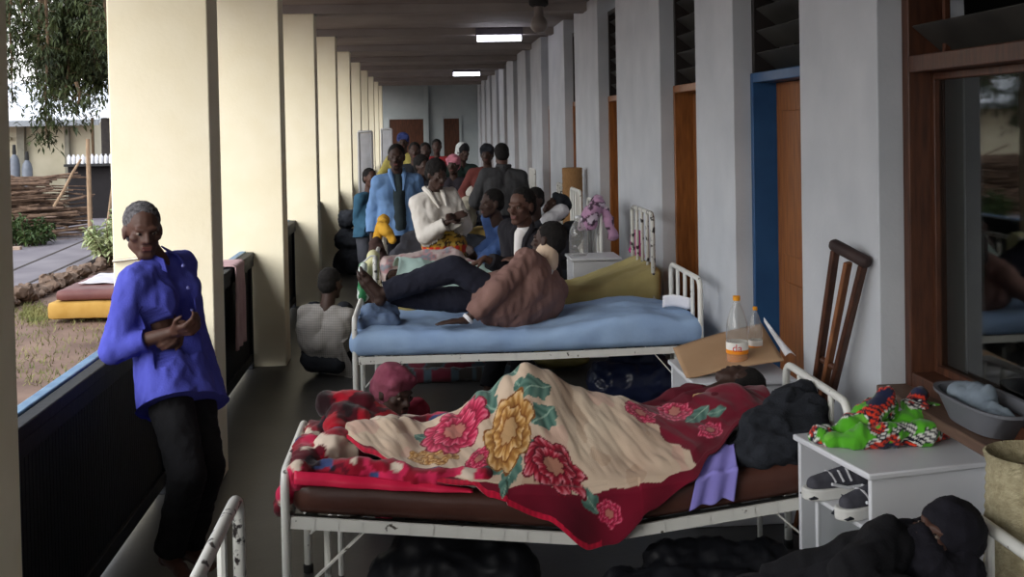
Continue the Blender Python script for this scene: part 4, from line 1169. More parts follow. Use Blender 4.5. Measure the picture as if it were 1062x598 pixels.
# things on bed 5 and around
def bundf(p):
    a = fbm(p, 9, 2); return L3((54, 66, 104)) if a > .1 else (L3((120, 130, 154)) if a > -.12 else L3((40, 42, 58)))
heap('blue_bundle', 'blue patterned clothes bundled on the yellow foam mattress', 'bundle', [cap((.48, 12.4, .80), (.75, 12.45, .82), .10), cap((.62, 12.5, .92), (.9, 12.5, .84), .10)], M['fabricprint'], colf=bundf)
heap('white_sack', 'round white sack standing among the seated crowd', 'sack', [cap((.62, 13.5, .74), (.64, 13.5, 1.0), .17, .15), cap((.64, 13.5, .5), (.63, 13.5, .75), .16)], mat('white_sack', (186, 180, 172), .9, (200, 194, 186), 6, bump=.2), .018)
heap('pale_bundle', 'pale cloth bundle hanging beside the round white sack', 'bundle', [cap((.47, 12.15, .95), (.44, 12.15, .68), .08, .06), cap((.5, 12.2, 1.0), (.52, 12.2, .8), .07)], mat('pale_cloth', (182, 176, 158), .9, (200, 194, 178), 8), .014)

# screens standing at the left pillars
def screen(label, x, y, w, z0, z1, yaw):
    t = thing('folding_screen', label, 'screen', (x, y, 0)); R = Matrix.Rotation(yaw, 3, 'Z')
    def W(a, b, c): return Vector((x, y, 0)) + R @ Vector((a, b, c))
    f = MB(); 
    for a in (-w / 2, w / 2): f.tube([W(a, 0, .0), W(a, 0, z1)], .022, 8)
    for z in (z0, z1): f.tube([W(-w / 2, 0, z), W(w / 2, 0, z)], .022, 8)
    f.build('frame', M['white'], t)
    MB().box(W(0, 0, (z0 + z1) / 2), (w - .05, .012, z1 - z0 - .05), R).build('panel', mat('screen_cloth', (206, 208, 216), .8), t)
screen('tall white screen standing beside the cream pillars left of the blue jacket', -.90, 18.2, .22, .15, 1.78, -.25)
screen('white screen far back beside the last cream pillars', -.82, 27.0, .26, .15, 1.80, -.25)

# left side: dark bundle and pink towel, hook on the pillar
heap('dark_bundle', 'heap of dark bags piled against the cream pillars beyond the man in plaid', 'bundle', [cap((-1.0, 14.2, .15), (-.86, 14.1, .15), .15), cap((-.98, 14.25, .42), (-.88, 14.2, .40), .14), cap((-.97, 14.25, .68), (-.92, 14.2, .70), .11)], M['charcoal'], .02, .03, .03)
def towel(u, v):
    s = v * .72; w = .17 + .05 * v; yy = 7.9 + (u - .5) * w * 2 + .012 * math.sin(v * 5)
    if s < .12: return (-1.43 + s * 1.15, yy, .915 + .004 * math.sin(u * 20))
    k = s - .12; return (-1.285 + .012 * math.sin(u * 17) * min(1, k * 5), yy, .912 - k * .95)
tag(sheet('pink_towel', towel, 24, 40, mat('pink_towel', (176, 144, 148), .95, (194, 164, 166), 7, bump=.3), None, solid=.008), 'faded pink cloth hanging over the railing past the nearest cream pillar', 'cloth')
hk = MB(); y = 5.815; pts = [at(117, 271, Y=y - .012), at(160, 266, Y=y - .03), at(178, 263, Y=y - .03), at(180, 270, Y=y - .04), at(186, 271, Y=y - .04), at(187, 264, Y=y - .03), at(183, 262, Y=y - .012)]
hk.tube(fillet(pts, .02), .008, 8); hk.lathe(at(183.5, 266, Y=y), [(0, 0), (.025, 0), (.025, .012), (0, .012)], 12, Matrix.Rotation(PI / 2, 3, 'X'))
tag(hk.build('wall_hook', mat('hook_metal', (150, 140, 128), .4, (176, 168, 156), 20, metal=.6), None), 'bent metal hook rod fixed on the nearest cream pillar behind the man in blue', 'hook')

# under the beds
def spill(v, z=.004): v[:, 2] = np.maximum(v[:, 2], z); return v
def fheap(name, label, cat, prims, m, vox=.014, wr=.02, fo=.02, ws=7, fs=26, colf=None):
    v, f = blob_mesh(prims, vox, 3, wrinkle=wr, wscale=ws, folds=fo, fscale=fs); spill(v)
    c = np.array([colf(p) for p in v]) if colf else None
    return tag(finish(name, v, f, m, None, True, None, c), label, cat)
fheap('bin_bag', 'full black plastic bag on the floor under the foot of the bed with roses', 'bag', [cap((-.1, 4.2, .12), (.28, 4.22, .12), .14), cap((-.05, 4.25, .2), (.2, 4.25, .2), .11)], M['blackbag'])
def ribm():
    mb = MB()
    V = []; nx, ny = 110, 10
    def fn(u, v): 
        x = lerp(.28, .86, u); return (x, lerp(3.5, 4.3, v), .012 + .005 * abs(math.sin(u * PI * 46)))
    return fn
tag(sheet('reed_mat', ribm(), 184, 8, mat('grey_reeds', (120, 114, 104), .9, (144, 138, 126), 12, bump=.3), None, solid=.008), 'ribbed grey reed mat on the floor before the bed with roses', 'mat')
fheap('black_clothes', 'black clothes and bags heaped on the floor below the bed with roses', 'clothes', [cap((.72, 3.95, .1), (1.1, 3.9, .12), .12), cap((.9, 4.05, .17), (1.25, 4.0, .16), .11), cap((1.0, 3.75, .08), (1.2, 3.75, .08), .09)], M['blackbag'], .014, .025, .03, fs=40)
fheap('brown_bag', 'brown bag standing among the black clothes on the floor', 'bag', [cap((.88, 3.66, .08), (.96, 3.68, .22), .055, .045)], mat('brown_bag_cloth', (72, 54, 46), .9, (88, 68, 58), 8), .011, .01, .01)
fheap('blue_bag', 'shiny dark blue plastic bag on the floor beneath the sky blue mattress', 'bag', [cap((1.22, 7.2, .14), (1.5, 7.2, .14), .16), cap((1.3, 7.22, .25), (1.48, 7.22, .26), .1)], M['darkblue'], .014, .02, .03)
pil((1.02, 8.3, .085), (.42, .3, .14), mat('yellow_pillow', (160, 150, 96), .9, (176, 166, 112), 8, bump=.2), 'yellowish pillow on the floor seen beneath the sky blue bed')
def rugf(p):
    a = fbm((p[0] * 2, p[1], 0), 5, 2); return L3((92, 30, 44)) if a > .15 else (L3((60, 74, 84)) if a > -.1 else L3((52, 48, 46)))
fheap('folded_rug', 'dull red and grey folded rug on the floor beyond the sky blue bed', 'rug', [cap((-.2, 8.0, .05), (.8, 8.0, .05), .055), cap((-.15, 8.12, .06), (.75, 8.12, .06), .06)], M['fabricprint'], .014, .012, .01, colf=rugf)
# ------------------------------------------------------------------ people
SKIN = [mat('skin_a', (70, 47, 38), .6, (82, 54, 44), 8, spec=.4), mat('skin_b', (58, 40, 33), .6, (64, 44, 37), 8, spec=.4), mat('skin_c', (80, 54, 44), .6, (90, 62, 50), 8, spec=.4)]
HAIR = mat('black_hair', (18, 16, 16), .9, (30, 27, 26), 60, bump=.6, bscale=160)
HAIRG = mat('grey_hair', (46, 44, 46), .95, (112, 110, 114), 70, bump=.6, bscale=160)
EYEW = mat('eye_white', (112, 98, 88), .35); EYED = mat('iris', (24, 16, 12), .15)
LIP = mat('lips', (92, 56, 52), .45)

def cloth(name, c, c2=None, **k):
    return mat(name, c, .92, c2, k.pop('scale', 7), bump=.25, bscale=k.pop('bscale', 150), **k)

def ik(a, c, l1, l2, pole):
    a, c = Vector(a), Vector(c); d = c - a; L = d.length
    if L > (l1 + l2) * .995: return a + d * (l1 / (l1 + l2))
    L = max(L, abs(l1 - l2) + .01); d.normalize(); pole = Vector(pole); p = pole - d * pole.dot(d)
    if p.length < 1e-4: p = d.orthogonal()
    p.normalize(); x = (l1 * l1 - l2 * l2 + L * L) / (2 * L)
    return a + d * x + p * math.sqrt(max(0, l1 * l1 - x * x))

def head_frame_of(hf, hu=None):
    f = Vector(hf).normalized(); u = Vector(hu) if hu else Vector((0, 0, 1))
    r = f.cross(u).normalized(); u = r.cross(f)
    return r, f, u

def head_prims(c, r, f, u, s=1.0, detail=True):
    def W(x, y, z): return Vector(c) + (r * x + f * y + u * z) * s
    Rm = Matrix((r, f, u)).transposed()
    P = [ell(W(0, -.012, .030), (.073 * s, .093 * s, .086 * s), Rm), ell(W(0, .030, -.030), (.058 * s, .060 * s, .080 * s), Rm),
         cap(W(-.038, .012, -.055), W(-.012, .058, -.090), .026 * s, .024 * s), cap(W(.038, .012, -.055), W(.012, .058, -.090), .026 * s, .024 * s), cap(W(-.012, .066, -.092), W(.012, .066, -.092), .022 * s)]
    if detail:
        P += [cap(W(-.036, .076, .020), W(-.008, .086, .016), .011 * s, .010 * s), cap(W(.036, .076, .020), W(.008, .086, .016), .011 * s, .010 * s),
              cap(W(0, .084, .012), W(0, .106, -.026), .009 * s, .014 * s), ell(W(-.014, .094, -.030), (.010 * s,) * 3), ell(W(.014, .094, -.030), (.010 * s,) * 3),
              ell(W(-.045, .056, -.018), (.022 * s, .024 * s, .018 * s), Rm), ell(W(.045, .056, -.018), (.022 * s, .024 * s, .018 * s), Rm),
              cap(W(-.018, .086, -.054), W(.018, .086, -.054), .0085 * s), cap(W(-.016, .084, -.067), W(.016, .084, -.067), .0095 * s)]
        for sg in (-1, 1): P += [ell(W(sg * .074, -.006, -.008), (.010 * s, .019 * s, .031 * s), Rm), ell(W(sg * .076, -.014, .004), (.008 * s, .012 * s, .018 * s), Rm)]
    return P, W, Rm

def hand_prims(wr, d, pn, s=1.0, curl=.5, side=1):
    """wr wrist, d direction of the fingers, pn palm normal, side = which side the thumb leaves from"""
    d = Vector(d).normalized(); pn = Vector(pn); pn = (pn - d * pn.dot(d)).normalized(); a = d.cross(pn) * side
    P = [cap(wr, wr + d * .03 * s, .021 * s, .022 * s)]
    for k in (-1, 0, 1): P.append(cap(wr + d * .02 * s + a * k * .016 * s, wr + d * .082 * s + a * k * .025 * s, .015 * s, .0135 * s))
    for k, L in enumerate((.074, .084, .078, .060)):
        o = (1.5 - k) * .0195 * s
        p0 = wr + d * .085 * s + a * o; ang = curl * 1.0
        d1 = (d * math.cos(ang) + pn * math.sin(ang)); p1 = p0 + d1 * L * .5 * s
        d2 = (d * math.cos(ang * 2.1) + pn * math.sin(ang * 2.1)); p2 = p1 + d2 * L * .32 * s
        d3 = (d * math.cos(ang * 2.9) + pn * math.sin(ang * 2.9)); p3 = p2 + d3 * L * .24 * s
        P += [cap(p0, p1, .0098 * s, .0088 * s), cap(p1, p2, .0088 * s, .008 * s), cap(p2, p3, .008 * s, .0068 * s)]
    t0 = wr + d * .028 * s + a * .024 * s; td = (d * .65 + a * .75 + pn * .25).normalized(); t1 = t0 + td * .042 * s; t2 = t1 + (d * .9 + a * .2 + pn * .35).normalized() * .03 * s
    P += [cap(t0, t1, .0125 * s, .0105 * s), cap(t1, t2, .0105 * s, .008 * s)]
    return P

def person(label, head, pelvis, fwd, hfwd, hup=None, rarm=None, larm=None, rleg=None, lleg=None, top=None, bottom=None, sleeve=1.0, jacket=None, hem=.10,
           skin=0, hair='short', hairm=None, s=1.0, vox=.009, cvox=.013, face=True, skirt=None, rhand=None, lhand=None, group=None, neck=None, base=None, feet='bare', wr=.012, fo=.014, slim=1.0, collar=None, shw=.175, ls=1.0, cut=True):
    head, pelvis = Vector(head), Vector(pelvis); fwd = Vector(fwd).normalized()
    hr, hf, hu = head_frame_of(hfwd, hup)
    nk = Vector(neck) if neck else head - hu * .145 * s - hf * .035 * s + (pelvis - head).normalized() * .02 * s
    tu = (nk - pelvis).normalized(); rt = fwd.cross(tu).normalized(); fw = tu.cross(rt)
    if base is None: base = Vector((pelvis.x, pelvis.y, 0))
    root = thing('person', label, 'person', base, group)
    chest = nk - tu * .17 * s; waist = pelvis.lerp(nk, .38)
    shR = nk - tu * .065 * s + rt * shw * s; shL = nk - tu * .065 * s - rt * shw * s
    rth = Vector((rt.x, rt.y, 0)).normalized() if Vector((rt.x, rt.y)).length > .3 else rt
    hiR, hiL = pelvis + rth * .085 * s, pelvis - rth * .085 * s
    P, W, Rm = head_prims(head, hr, hf, hu, s, face)
    P += [cap(nk - tu * .03, head - hu * .05 * s - hf * .012 * s, .056 * s, .052 * s)]
    P += [cap(shR, shL, .05 * s)]
    for sg in (-1, 1):
        P += [cap(pelvis + rt * sg * .07 * s, waist + rt * sg * .06 * s, .085 * s, .075 * s), cap(waist + rt * sg * .06 * s, chest + rt * sg * .075 * s, .075 * s, .082 * s), cap(chest + rt * sg * .075 * s, nk - tu * .06 * s + rt * sg * .06 * s, .082 * s, .05 * s)]
    limbs = {}; hdir = -tu
    for nm, sh, sp, sg, hd in (('R', shR, rarm, 1, rhand), ('L', shL, larm, -1, lhand)):
        if sp is None: sp = (pelvis + rt * sg * .22 * s + fw * .12 * s + tu * .0, rt * sg - fw)
        wrp, pole = Vector(sp[0]), Vector(sp[1])
        el = ik(sh, wrp, .285 * s, .25 * s, pole)
        P += [cap(sh, el, .046 * s, .037 * s), cap(el, el.lerp(wrp, .35), .037 * s, .037 * s), cap(el.lerp(wrp, .35), wrp, .036 * s, .024 * s)]
        limbs['arm' + nm] = (sh, el, wrp)
        d = (wrp - el).normalized(); pn = None; curl = .35; hdir = d
        if hd: hdir, pn, curl = Vector(hd[0]), Vector(hd[1]), hd[2]
        if pn is None: pn = -rt * sg + fw * .2
        P += hand_prims(wrp, hdir, pn, s, curl, 1 if (hdir.cross(pn)).dot(fw + tu * .3) > 0 else -1)
    for nm, hi, sp, sg in (('R', hiR, rleg, 1), ('L', hiL, lleg, -1)):
        if sp is None: continue
        an, pole = Vector(sp[0]), Vector(sp[1]); kn = ik(hi, an, .42 * s * ls, .41 * s * ls, pole)
        P += [cap(hi, kn, .078 * s, .054 * s), cap(kn, kn.lerp(an, .35), .052 * s, .054 * s), cap(kn.lerp(an, .35), an, .053 * s, .034 * s)]
        td = Vector(sp[2]) if len(sp) > 2 else Vector((fwd.x, fwd.y, 0)); td.normalize(); dn = (an - kn).normalized()
        dn = (dn - td * dn.dot(td)).normalized()
        P += [ell(an - td * .035 * s + dn * .035 * s, (.034 * s,) * 3), cap(an + dn * .022 * s, an + td * .10 * s + dn * .045 * s, .036 * s, .028 * s), cap(an + td * .10 * s + dn * .045 * s, an + td * .155 * s + dn * .052 * s, .032 * s, .018 * s)]
        if vox < .008:
            sd = td.cross(dn)
            for k in range(5): P.append(cap(an + td * .145 * s + dn * .05 * s + sd * (k - 2) * .014 * s, an + td * (.182 - .004 * k * k * .5) * s + dn * .052 * s + sd * (k - 2) * .015 * s, .011 * s, .009 * s))
        limbs['leg' + nm] = (hi, kn, an)
    if 'legR' in limbs and 'legL' in limbs:
        kd = ((limbs['legR'][1] + limbs['legL'][1]) / 2 - pelvis).normalized()
        if kd.dot(-tu) > .8: hdir = (kd - tu * .25).normalized()
    v, f = blob_mesh(P, vox, 2)
    body = finish('body', v, f, SKIN[skin], root, True, None)
    if face:
        for sg in (-1, 1):
            e = W(sg * .030, .0755, .001)
            vv_, ff_ = ell(e, (.0120 * s, .011 * s, .0068 * s), Rm); ey = finish('eye', vv_, ff_, EYEW, root)
            vv_, ff_ = ell(e + hf * .0075 * s, (.0055 * s, .0045 * s, .0058 * s), Rm); finish('iris', vv_, ff_, EYED, ey)
        lv = [cap(W(-.019, .0915, -.0555), W(.019, .0915, -.0555), .0048 * s), cap(W(-.016, .0905, -.067), W(.016, .0905, -.067), .0058 * s)]
        v, f = blob_mesh(lv, .004, 2); finish('lips', v, f, LIP, root, True, None)
    hm = hairm or HAIR
    if hair == 'short':
        v, f = blob_mesh([ell(W(0, -.022, .040), (.0785 * s, .094 * s, .086 * s), Rm), ell(W(0, -.045, .0), (.074 * s, .066 * s, .075 * s), Rm)], .008, 2, wrinkle=.003, wscale=60)
        finish('hair', v, f, hm, root, True, None)
    elif hair == 'full':
        v, f = blob_mesh([ell(W(0, -.025, .045), (.088 * s, .102 * s, .092 * s), Rm), ell(W(0, -.05, .0), (.082 * s, .074 * s, .08 * s), Rm)], .009, 2, wrinkle=.005, wscale=50)
        finish('hair', v, f, hm, root, True, None)
    elif hair in ('scarf', 'beanie'):
        pr = [ell(W(0, -.022, .046), (.088 * s, .106 * s, .090 * s), Rm), ell(W(0, -.035, .0), (.084 * s, .085 * s, .08 * s), Rm), cap(W(-.05, .05, .068), W(.05, .05, .068), .03 * s)] if hair == 'scarf' else [ell(W(0, -.012, .048), (.092 * s, .108 * s, .090 * s), Rm), ell(W(0, -.035, .0), (.088 * s, .09 * s, .085 * s), Rm)]
        if hair == 'scarf': pr += [cap(W(0, -.11, .0), W(0, -.13, -.04), .045 * s, .03 * s)]
        v, f = blob_mesh(pr, .009, 3, wrinkle=.006, wscale=20, folds=.006, fscale=60)
        finish('headscarf' if hair == 'scarf' else 'knitted_hat', v, f, hm, root, True, None)
    sl = slim
    def torso_prims(g, low):
        Q = []
        lowp = pelvis + hdir * (low + .09) * s
        for sg in (-1, 1):
            Q += [cap(lowp + rt * sg * .092 * s, waist + rt * sg * .07 * s, (.110 + g) * s * sl, (.087 + g) * s * sl), cap(waist + rt * sg * .07 * s, chest + rt * sg * .085 * s, (.087 + g) * s * sl, (.092 + g) * s * sl), cap(chest + rt * sg * .085 * s, nk - tu * .055 * s + rt * sg * .06 * s, (.09 + g) * s, (.052 + g) * s)]
        for o in (fw * .035, fw * -.035): Q += [cap(lowp + o * s, waist + o * s, (.100 + g) * s * sl, (.07 + g) * s * sl)]
        Q += [cap(nk - tu * .055 * s + rt * .05 * s, shR, (.054 + g) * s, (.054 + g) * s), cap(nk - tu * .055 * s - rt * .05 * s, shL, (.054 + g) * s, (.054 + g) * s)]
        return Q
    def arm_prims(g, frac):
        Q = []
        for k in ('armR', 'armL'):
            sh, el, wp = limbs[k]
            if frac <= .5: Q.append(cap(sh, sh.lerp(el, frac * 2), (.054 + g) * s, (.056 + g) * s)); continue
            e2 = el.lerp(wp, (frac - .5) * 2 * .96)
            Q += [cap(sh, el, (.054 + g) * s, (.047 + g) * s), cap(el, e2, (.047 + g) * s, (.032 + g) * s)]
        return Q
    def clamp(v, p, n, mask):
        d = (v - np.array(p)) @ np.array(n); d = np.where(mask, np.maximum(d, 0), 0); return v - d[:, None] * np.array(n)
    def seg(v, a, b):
        a, b = np.array(a), np.array(b); d = b - a; t = np.clip(((v - a) @ d) / (d @ d), 0, 1); return np.linalg.norm(v - a - t[:, None] * d, axis=1)
    def cuffs(v, frac):
        for k in ('armR', 'armL'):
            sh, el, wp = limbs[k]; a, b, q = (sh, el, frac * 2) if frac <= .5 else (el, wp, (frac - .5) * 2 * .95)
            n = (b - a).normalized(); c = a.lerp(b, q); rel = v - np.array(c)
            v = clamp(v, c, n, np.linalg.norm(rel, axis=1) < .13 * s)
        return v
    def hemcut(v, low):
        if not cut: return v
        p = pelvis + hdir * low * s
        far = np.minimum(seg(v, *limbs['armR'][:2]), np.minimum(seg(v, *limbs['armR'][1:]), np.minimum(seg(v, *limbs['armL'][:2]), seg(v, *limbs['armL'][1:]))))
        rel = v - np.array(p); ax = np.linalg.norm(rel - (rel @ np.array(hdir))[:, None] * np.array(hdir), axis=1)
        return clamp(v, p, hdir, (ax < .27 * s) & ((far > .10 * s) | (ax < .13 * s)))
    if bottom:
        wl0 = pelvis.lerp(nk, .16)
        hp = .10 if cut else .078
        Q = [cap(hiR, hiL, hp * s), cap(wl0 + rt * .05 * s, wl0 - rt * .05 * s, .072 * s)]
        for k in ('legR', 'legL'):
            if k in limbs:
                hi, kn, an = limbs[k]; Q += [cap(hi, kn, hp * .97 * s, .076 * s), cap(kn, an + (an - kn) * .06, .076 * s, .062 * s)]
        for sg in (-1, 1): Q.append(cap(pelvis + rt * sg * .075 * s, wl0 + rt * sg * .06 * s, hp * .9 * s, hp * .75 * s))
        v, f = blob_mesh(Q, cvox, 3, wrinkle=wr * .5, wscale=9, folds=fo * .5, fscale=55)
        for k in ('legR', 'legL'):
            if k in limbs:
                hi, kn, an = limbs[k]; n = (an - kn).normalized(); rel = v - np.array(an)
                v = clamp(v, an - n * .015, n, np.linalg.norm(rel, axis=1) < .14 * s)
        finish('trousers', v, f, bottom, root, True, None)
    if skirt:
        m_, zlow, rad, cf = skirt
        Q = [cap(hiR, hiL, .115 * s), cap(pelvis + rt * .06, Vector((pelvis.x, pelvis.y, zlow)) + rt * .09, .12 * s, rad), cap(pelvis - rt * .06, Vector((pelvis.x, pelvis.y, zlow)) - rt * .09, .12 * s, rad), cap(pelvis, waist, .12 * s, .105 * s)]
        v, f = blob_mesh(Q, cvox, 3, wrinkle=.01, wscale=8, folds=.01, fscale=22); finish('skirt', v, f, m_, root, True, None, np.array([cf(p) for p in v]) if cf else None)
    def neckcut(v):
        p = nk + tu * .012 * s; rel = v - np.array(p); return clamp(v, p, tu, np.linalg.norm(rel, axis=1) < .16 * s)
    if top and jacket is None:
        Q = torso_prims(.014, hem) + arm_prims(.012, sleeve)
        v, f = blob_mesh(Q, cvox, 2, wrinkle=wr * .8, wscale=9, folds=fo * .75, fscale=50, wdir=(1, 1, .45))
        v = hemcut(cuffs(v, sleeve), hem); finish('shirt', v, f, top, root, True, None)
    if jacket:
        Q = [cap(nk - tu * .05 * s, nk + tu * .005 * s, .066 * s, .062 * s), cap(nk - tu * .02 * s + fw * .02 * s, nk - tu * .10 * s + fw * .075 * s, .055 * s, .03 * s)]
        v, f = blob_mesh(Q, cvox, 2); finish('shirt', v, f, top, root, True, None)
        Q = torso_prims(.026, hem) + arm_prims(.022, .94)
        v, f = blob_mesh(Q, cvox, 2, wrinkle=wr * .8, wscale=8, folds=fo * .75, fscale=46, wdir=(1, 1, .45))
        v = hemcut(cuffs(v, .94), hem); finish('jacket', v, f, jacket, root, True, None)
        cl = MB()
        for sg in (-1, 1):
            pts = [nk + tu * .035 * s - fw * .055 * s + rt * sg * .0 * s, nk + tu * .045 * s + rt * sg * .062 * s - fw * .01 * s, nk + tu * .0 * s + rt * sg * .062 * s + fw * .06 * s, nk - tu * .14 * s + rt * sg * .035 * s + fw * .128 * s]
            cl = MB(); cl.tube([pts[0], pts[1], pts[2], pts[3]], [.020 * s, .022 * s, .024 * s, .008 * s], 8)
            cl.build('lapel', jacket, root)
    return dict(root=root, W=W, nk=nk, tu=tu, rt=rt, fw=fw, limbs=limbs, chest=chest, waist=waist, pelvis=pelvis, head=head, hf=hf, hu=hu, hr=hr, s=s)

V3 = Vector
# 1 -- the standing man in the blue shirt
hd = at(148, 239, Y=4.62); pv = at(184, 392, Y=4.66)
wrx = at(178, 344, Y=4.45); wlx = at(188, 338, Y=4.50)
blue = cloth('royal_blue_shirt', (62, 66, 160), (80, 86, 184))
m = person('elderly grey haired man in a royal blue shirt leaning back on the railing', hd, pv, (.93, -.37, 0), (.42, -.90, -.10), None,
    (wrx, (-.95, .1, -.25)), (wlx + V3((.0, .02, 0)), (-.2, .8, -.6)), (at(176, 572, Y=4.50), (.5, -.8, 0), (.6, -.8, 0)), (at(196, 566, Y=4.62), (.5, -.8, 0), (.7, -.7, 0)),
    top=blue, bottom=cloth('black_trousers', (13, 13, 16), (20, 20, 24)), sleeve=.80, hem=.13, skin=0, hair='short', hairm=HAIRG, s=.96, vox=.0062, cvox=.010, rhand=((.75, -.35, .15), (.25, .5, .6), .75), lhand=((-.35, -.75, -.35), (-.75, .2, -.4), .75), wr=.012, fo=.016, slim=1.12, neck=hd + V3((.045, .035, -.122)))
W = m['W']; cb = MB()
nk, tu, rt, fw = m['nk'], m['tu'], m['rt'], m['fw']
for sg in (-1, 1):
    a = nk + tu * .045 + rt * sg * .052 - fw * .01; b = nk + tu * .0 + rt * sg * .045 + fw * .07; c = nk - tu * .055 + rt * sg * .062 + fw * .088; d = nk + tu * -.002 + rt * sg * .085 + fw * .01
    cb.prism([a, b, c, d], rt * sg * .008 + tu * .004)
bk = [nk + tu * .05 + rt * k * .052 * .5 - fw * (.01 + .038 * (1 - (k / 2) ** 2)) for k in (-2, -1, 0, 1, 2)]
for p, q in zip(bk, bk[1:]): cb.prism([p, q, q - tu * .055 - fw * .008, p - tu * .055 - fw * .008], -fw * .006)
cb.build('collar', blue, m['root'], bevel=.003)
btm = mat('shirt_buttons', (120, 124, 190), .4)
for k in range(6):
    p = (nk - tu * .04).lerp(m['pelvis'] - tu * .05, k / 5.5) + fw * (.118 + .006 * math.sin(k))
    v, f = ell(p, (.007,) * 3); finish('button', v, f, btm, m['root'])
pk = [m['chest'] - rt * .12 + fw * .09 - tu * .02, m['chest'] - rt * .03 + fw * .118 - tu * .02, m['chest'] - rt * .03 + fw * .116 - tu * .13, m['chest'] - rt * .12 + fw * .09 - tu * .13]
MB().prism(pk, fw * .008).build('pocket', blue, m['root'], bevel=.003)

# 2 -- man in plaid sitting on the floor
def plaid_mat():
    mm, n, l, p = new_mat('grey_plaid'); p.inputs['Roughness'].default_value = .92
    tcn = n.new('ShaderNodeTexCoord'); mp = n.new('ShaderNodeMapping'); l.new(tcn.outputs['Object'], mp.inputs[0])
    fac = []
    for ax, sc in (('X', 34), ('Z', 30)):
        w = n.new('ShaderNodeTexWave'); w.bands_direction = ax; w.inputs['Scale'].default_value = sc * .6; w.inputs['Distortion'].default_value = .6; l.new(mp.outputs[0], w.inputs[0]); fac.append(w)
    mx = n.new('ShaderNodeMath'); mx.operation = 'ADD'; l.new(fac[0].outputs['Fac'], mx.inputs[0]); l.new(fac[1].outputs['Fac'], mx.inputs[1])
    r = n.new('ShaderNodeValToRGB'); r.color_ramp.elements[0].color = lin((132, 129, 127)); r.color_ramp.elements[1].color = lin((156, 152, 148)); r.color_ramp.elements[0].position = .15; r.color_ramp.elements[1].position = .9
    h = n.new('ShaderNodeMath'); h.operation = 'MULTIPLY'; h.inputs[1].default_value = .5; l.new(mx.outputs[0], h.inputs[0]); l.new(h.outputs[0], r.inputs[0]); l.new(r.outputs[0], p.inputs['Base Color'])
    return mm
hd = at(343, 294, Y=8.32); pv = Vector((at(337, 372, Y=8.3).x, 8.3, .13))
person('man in grey checked shirt sitting on the floor with his back turned', hd, pv, (.25, .95, .1), (.55, .85, -.1), None, (pv + V3((.16, .36, .22)), (1, -.1, -.5)), (pv + V3((-.02, .40, .24)), (-.6, 0, -.8)),
    (pv + V3((.12, .42, -.06)), (.1, .1, 1)), (pv + V3((-.06, .44, -.06)), (-.1, .1, 1)), top=plaid_mat(), bottom=M['charcoal'], sleeve=.42, hem=.03, s=1.0, vox=.010, face=True, skin=1, slim=1.3, wr=.012, fo=.014, shw=.16)

# 4 -- man in the brown jacket reclining on the blue bed
hd = at(569, 250, Y=6.90); pv = Vector((at(549, 326, Y=6.66).x, 6.74, .74))
brown = cloth('brown_jacket', (126, 96, 90), (142, 110, 102))
wl_ = at(484, 341, Y=6.50); wl_.z = .705
m = person('man in a dusty brown jacket with a neck collar reclining on the sky blue mattress', hd, pv, (-.78, .62, 0), (-.80, .58, .05), (.10, .12, 1), (V3((.50, 6.98, .78)), (.3, .9, -.3)), (wl_, (.15, -.75, .4)),
    (at(394, 306, Y=6.80), (.1, 0, 1), (-.45, .1, .9)), (at(397, 303, Y=6.66), (.1, 0, 1), (-.42, -.05, .9)), top=cloth('white_shirt_a', (200, 198, 196)), jacket=brown, bottom=cloth('navy_trousers', (30, 31, 44), (40, 42, 56)), sleeve=1.0, hem=.03, cut=False, ls=1.052, s=1.05, vox=.0068, cvox=.011, lhand=((-1, .05, -.05), (0, 0, -1), .08), wr=.012, fo=.018, skin=1, neck=at(566, 276, Y=6.85), slim=1.22, shw=.175)
nk, hu = m['nk'], m['hu']
v, f = blob_mesh([cap(nk + hu * .03, nk + hu * .08, .080, .072)], .008, 2, wrinkle=.003)
finish('neck_brace', v, f, mat('beige_foam', (212, 186, 160), .85, (224, 200, 176), 8), m['root'], True, None)
sh, el, wp = m['limbs']['armL']; d = (wp - el).normalized()
MB().tube([wp - d * .025, wp - d * .002], .037, 14).build('cuff', cloth('white_cuff', (214, 214, 218)), m['root'], bevel=.004)

# 5 -- man in the dark suit seated on the olive bed
hd = at(541, 214, Y=7.48); pv = Vector((hd.x + .12, 7.72, .79))
m = person('man in a black suit and white shirt seated on the edge of the olive bed', hd, pv, (-.72, -.60, 0), (-.66, -.75, -.02), None, (at(503, 268, Y=7.50), (-.2, -.4, -.8)), (pv + V3((-.12, -.32, .10)), (.8, -.4, -.3)),
    (V3((.42, 7.42, .07)), (-.3, -.6, .4)), (V3((.62, 7.40, .07)), (-.2, -.6, .4)), top=cloth('white_shirt_b', (206, 204, 204)), jacket=cloth('black_suit', (28, 27, 32), (38, 36, 42)), bottom=cloth('black_suit_trousers', (26, 26, 30)), s=1.06, vox=.0072, cvox=.012, rhand=((-.85, -.2, -.35), (-.2, -.1, -1), .25), wr=.012, fo=.016, skin=2)
nk, tu, rt, fw = m['nk'], m['tu'], m['rt'], m['fw']
v, f = blob_mesh([cap(nk + fw * .045, nk - tu * .12 + fw * .112, .050, .030), cap(nk - tu * .12 + fw * .112, nk - tu * .25 + fw * .135, .028, .010)], .008, 2)
finish('shirt_front', v, f, cloth('white_shirt_c', (216, 212, 210)), m['root'], True, None)
btm = mat('suit_button', (180, 176, 170), .4)
for k in range(3):
    v, f = ell(nk - tu * (.27 + .07 * k) + fw * .142, (.009,) * 3); finish('button', v, f, btm, m['root'])

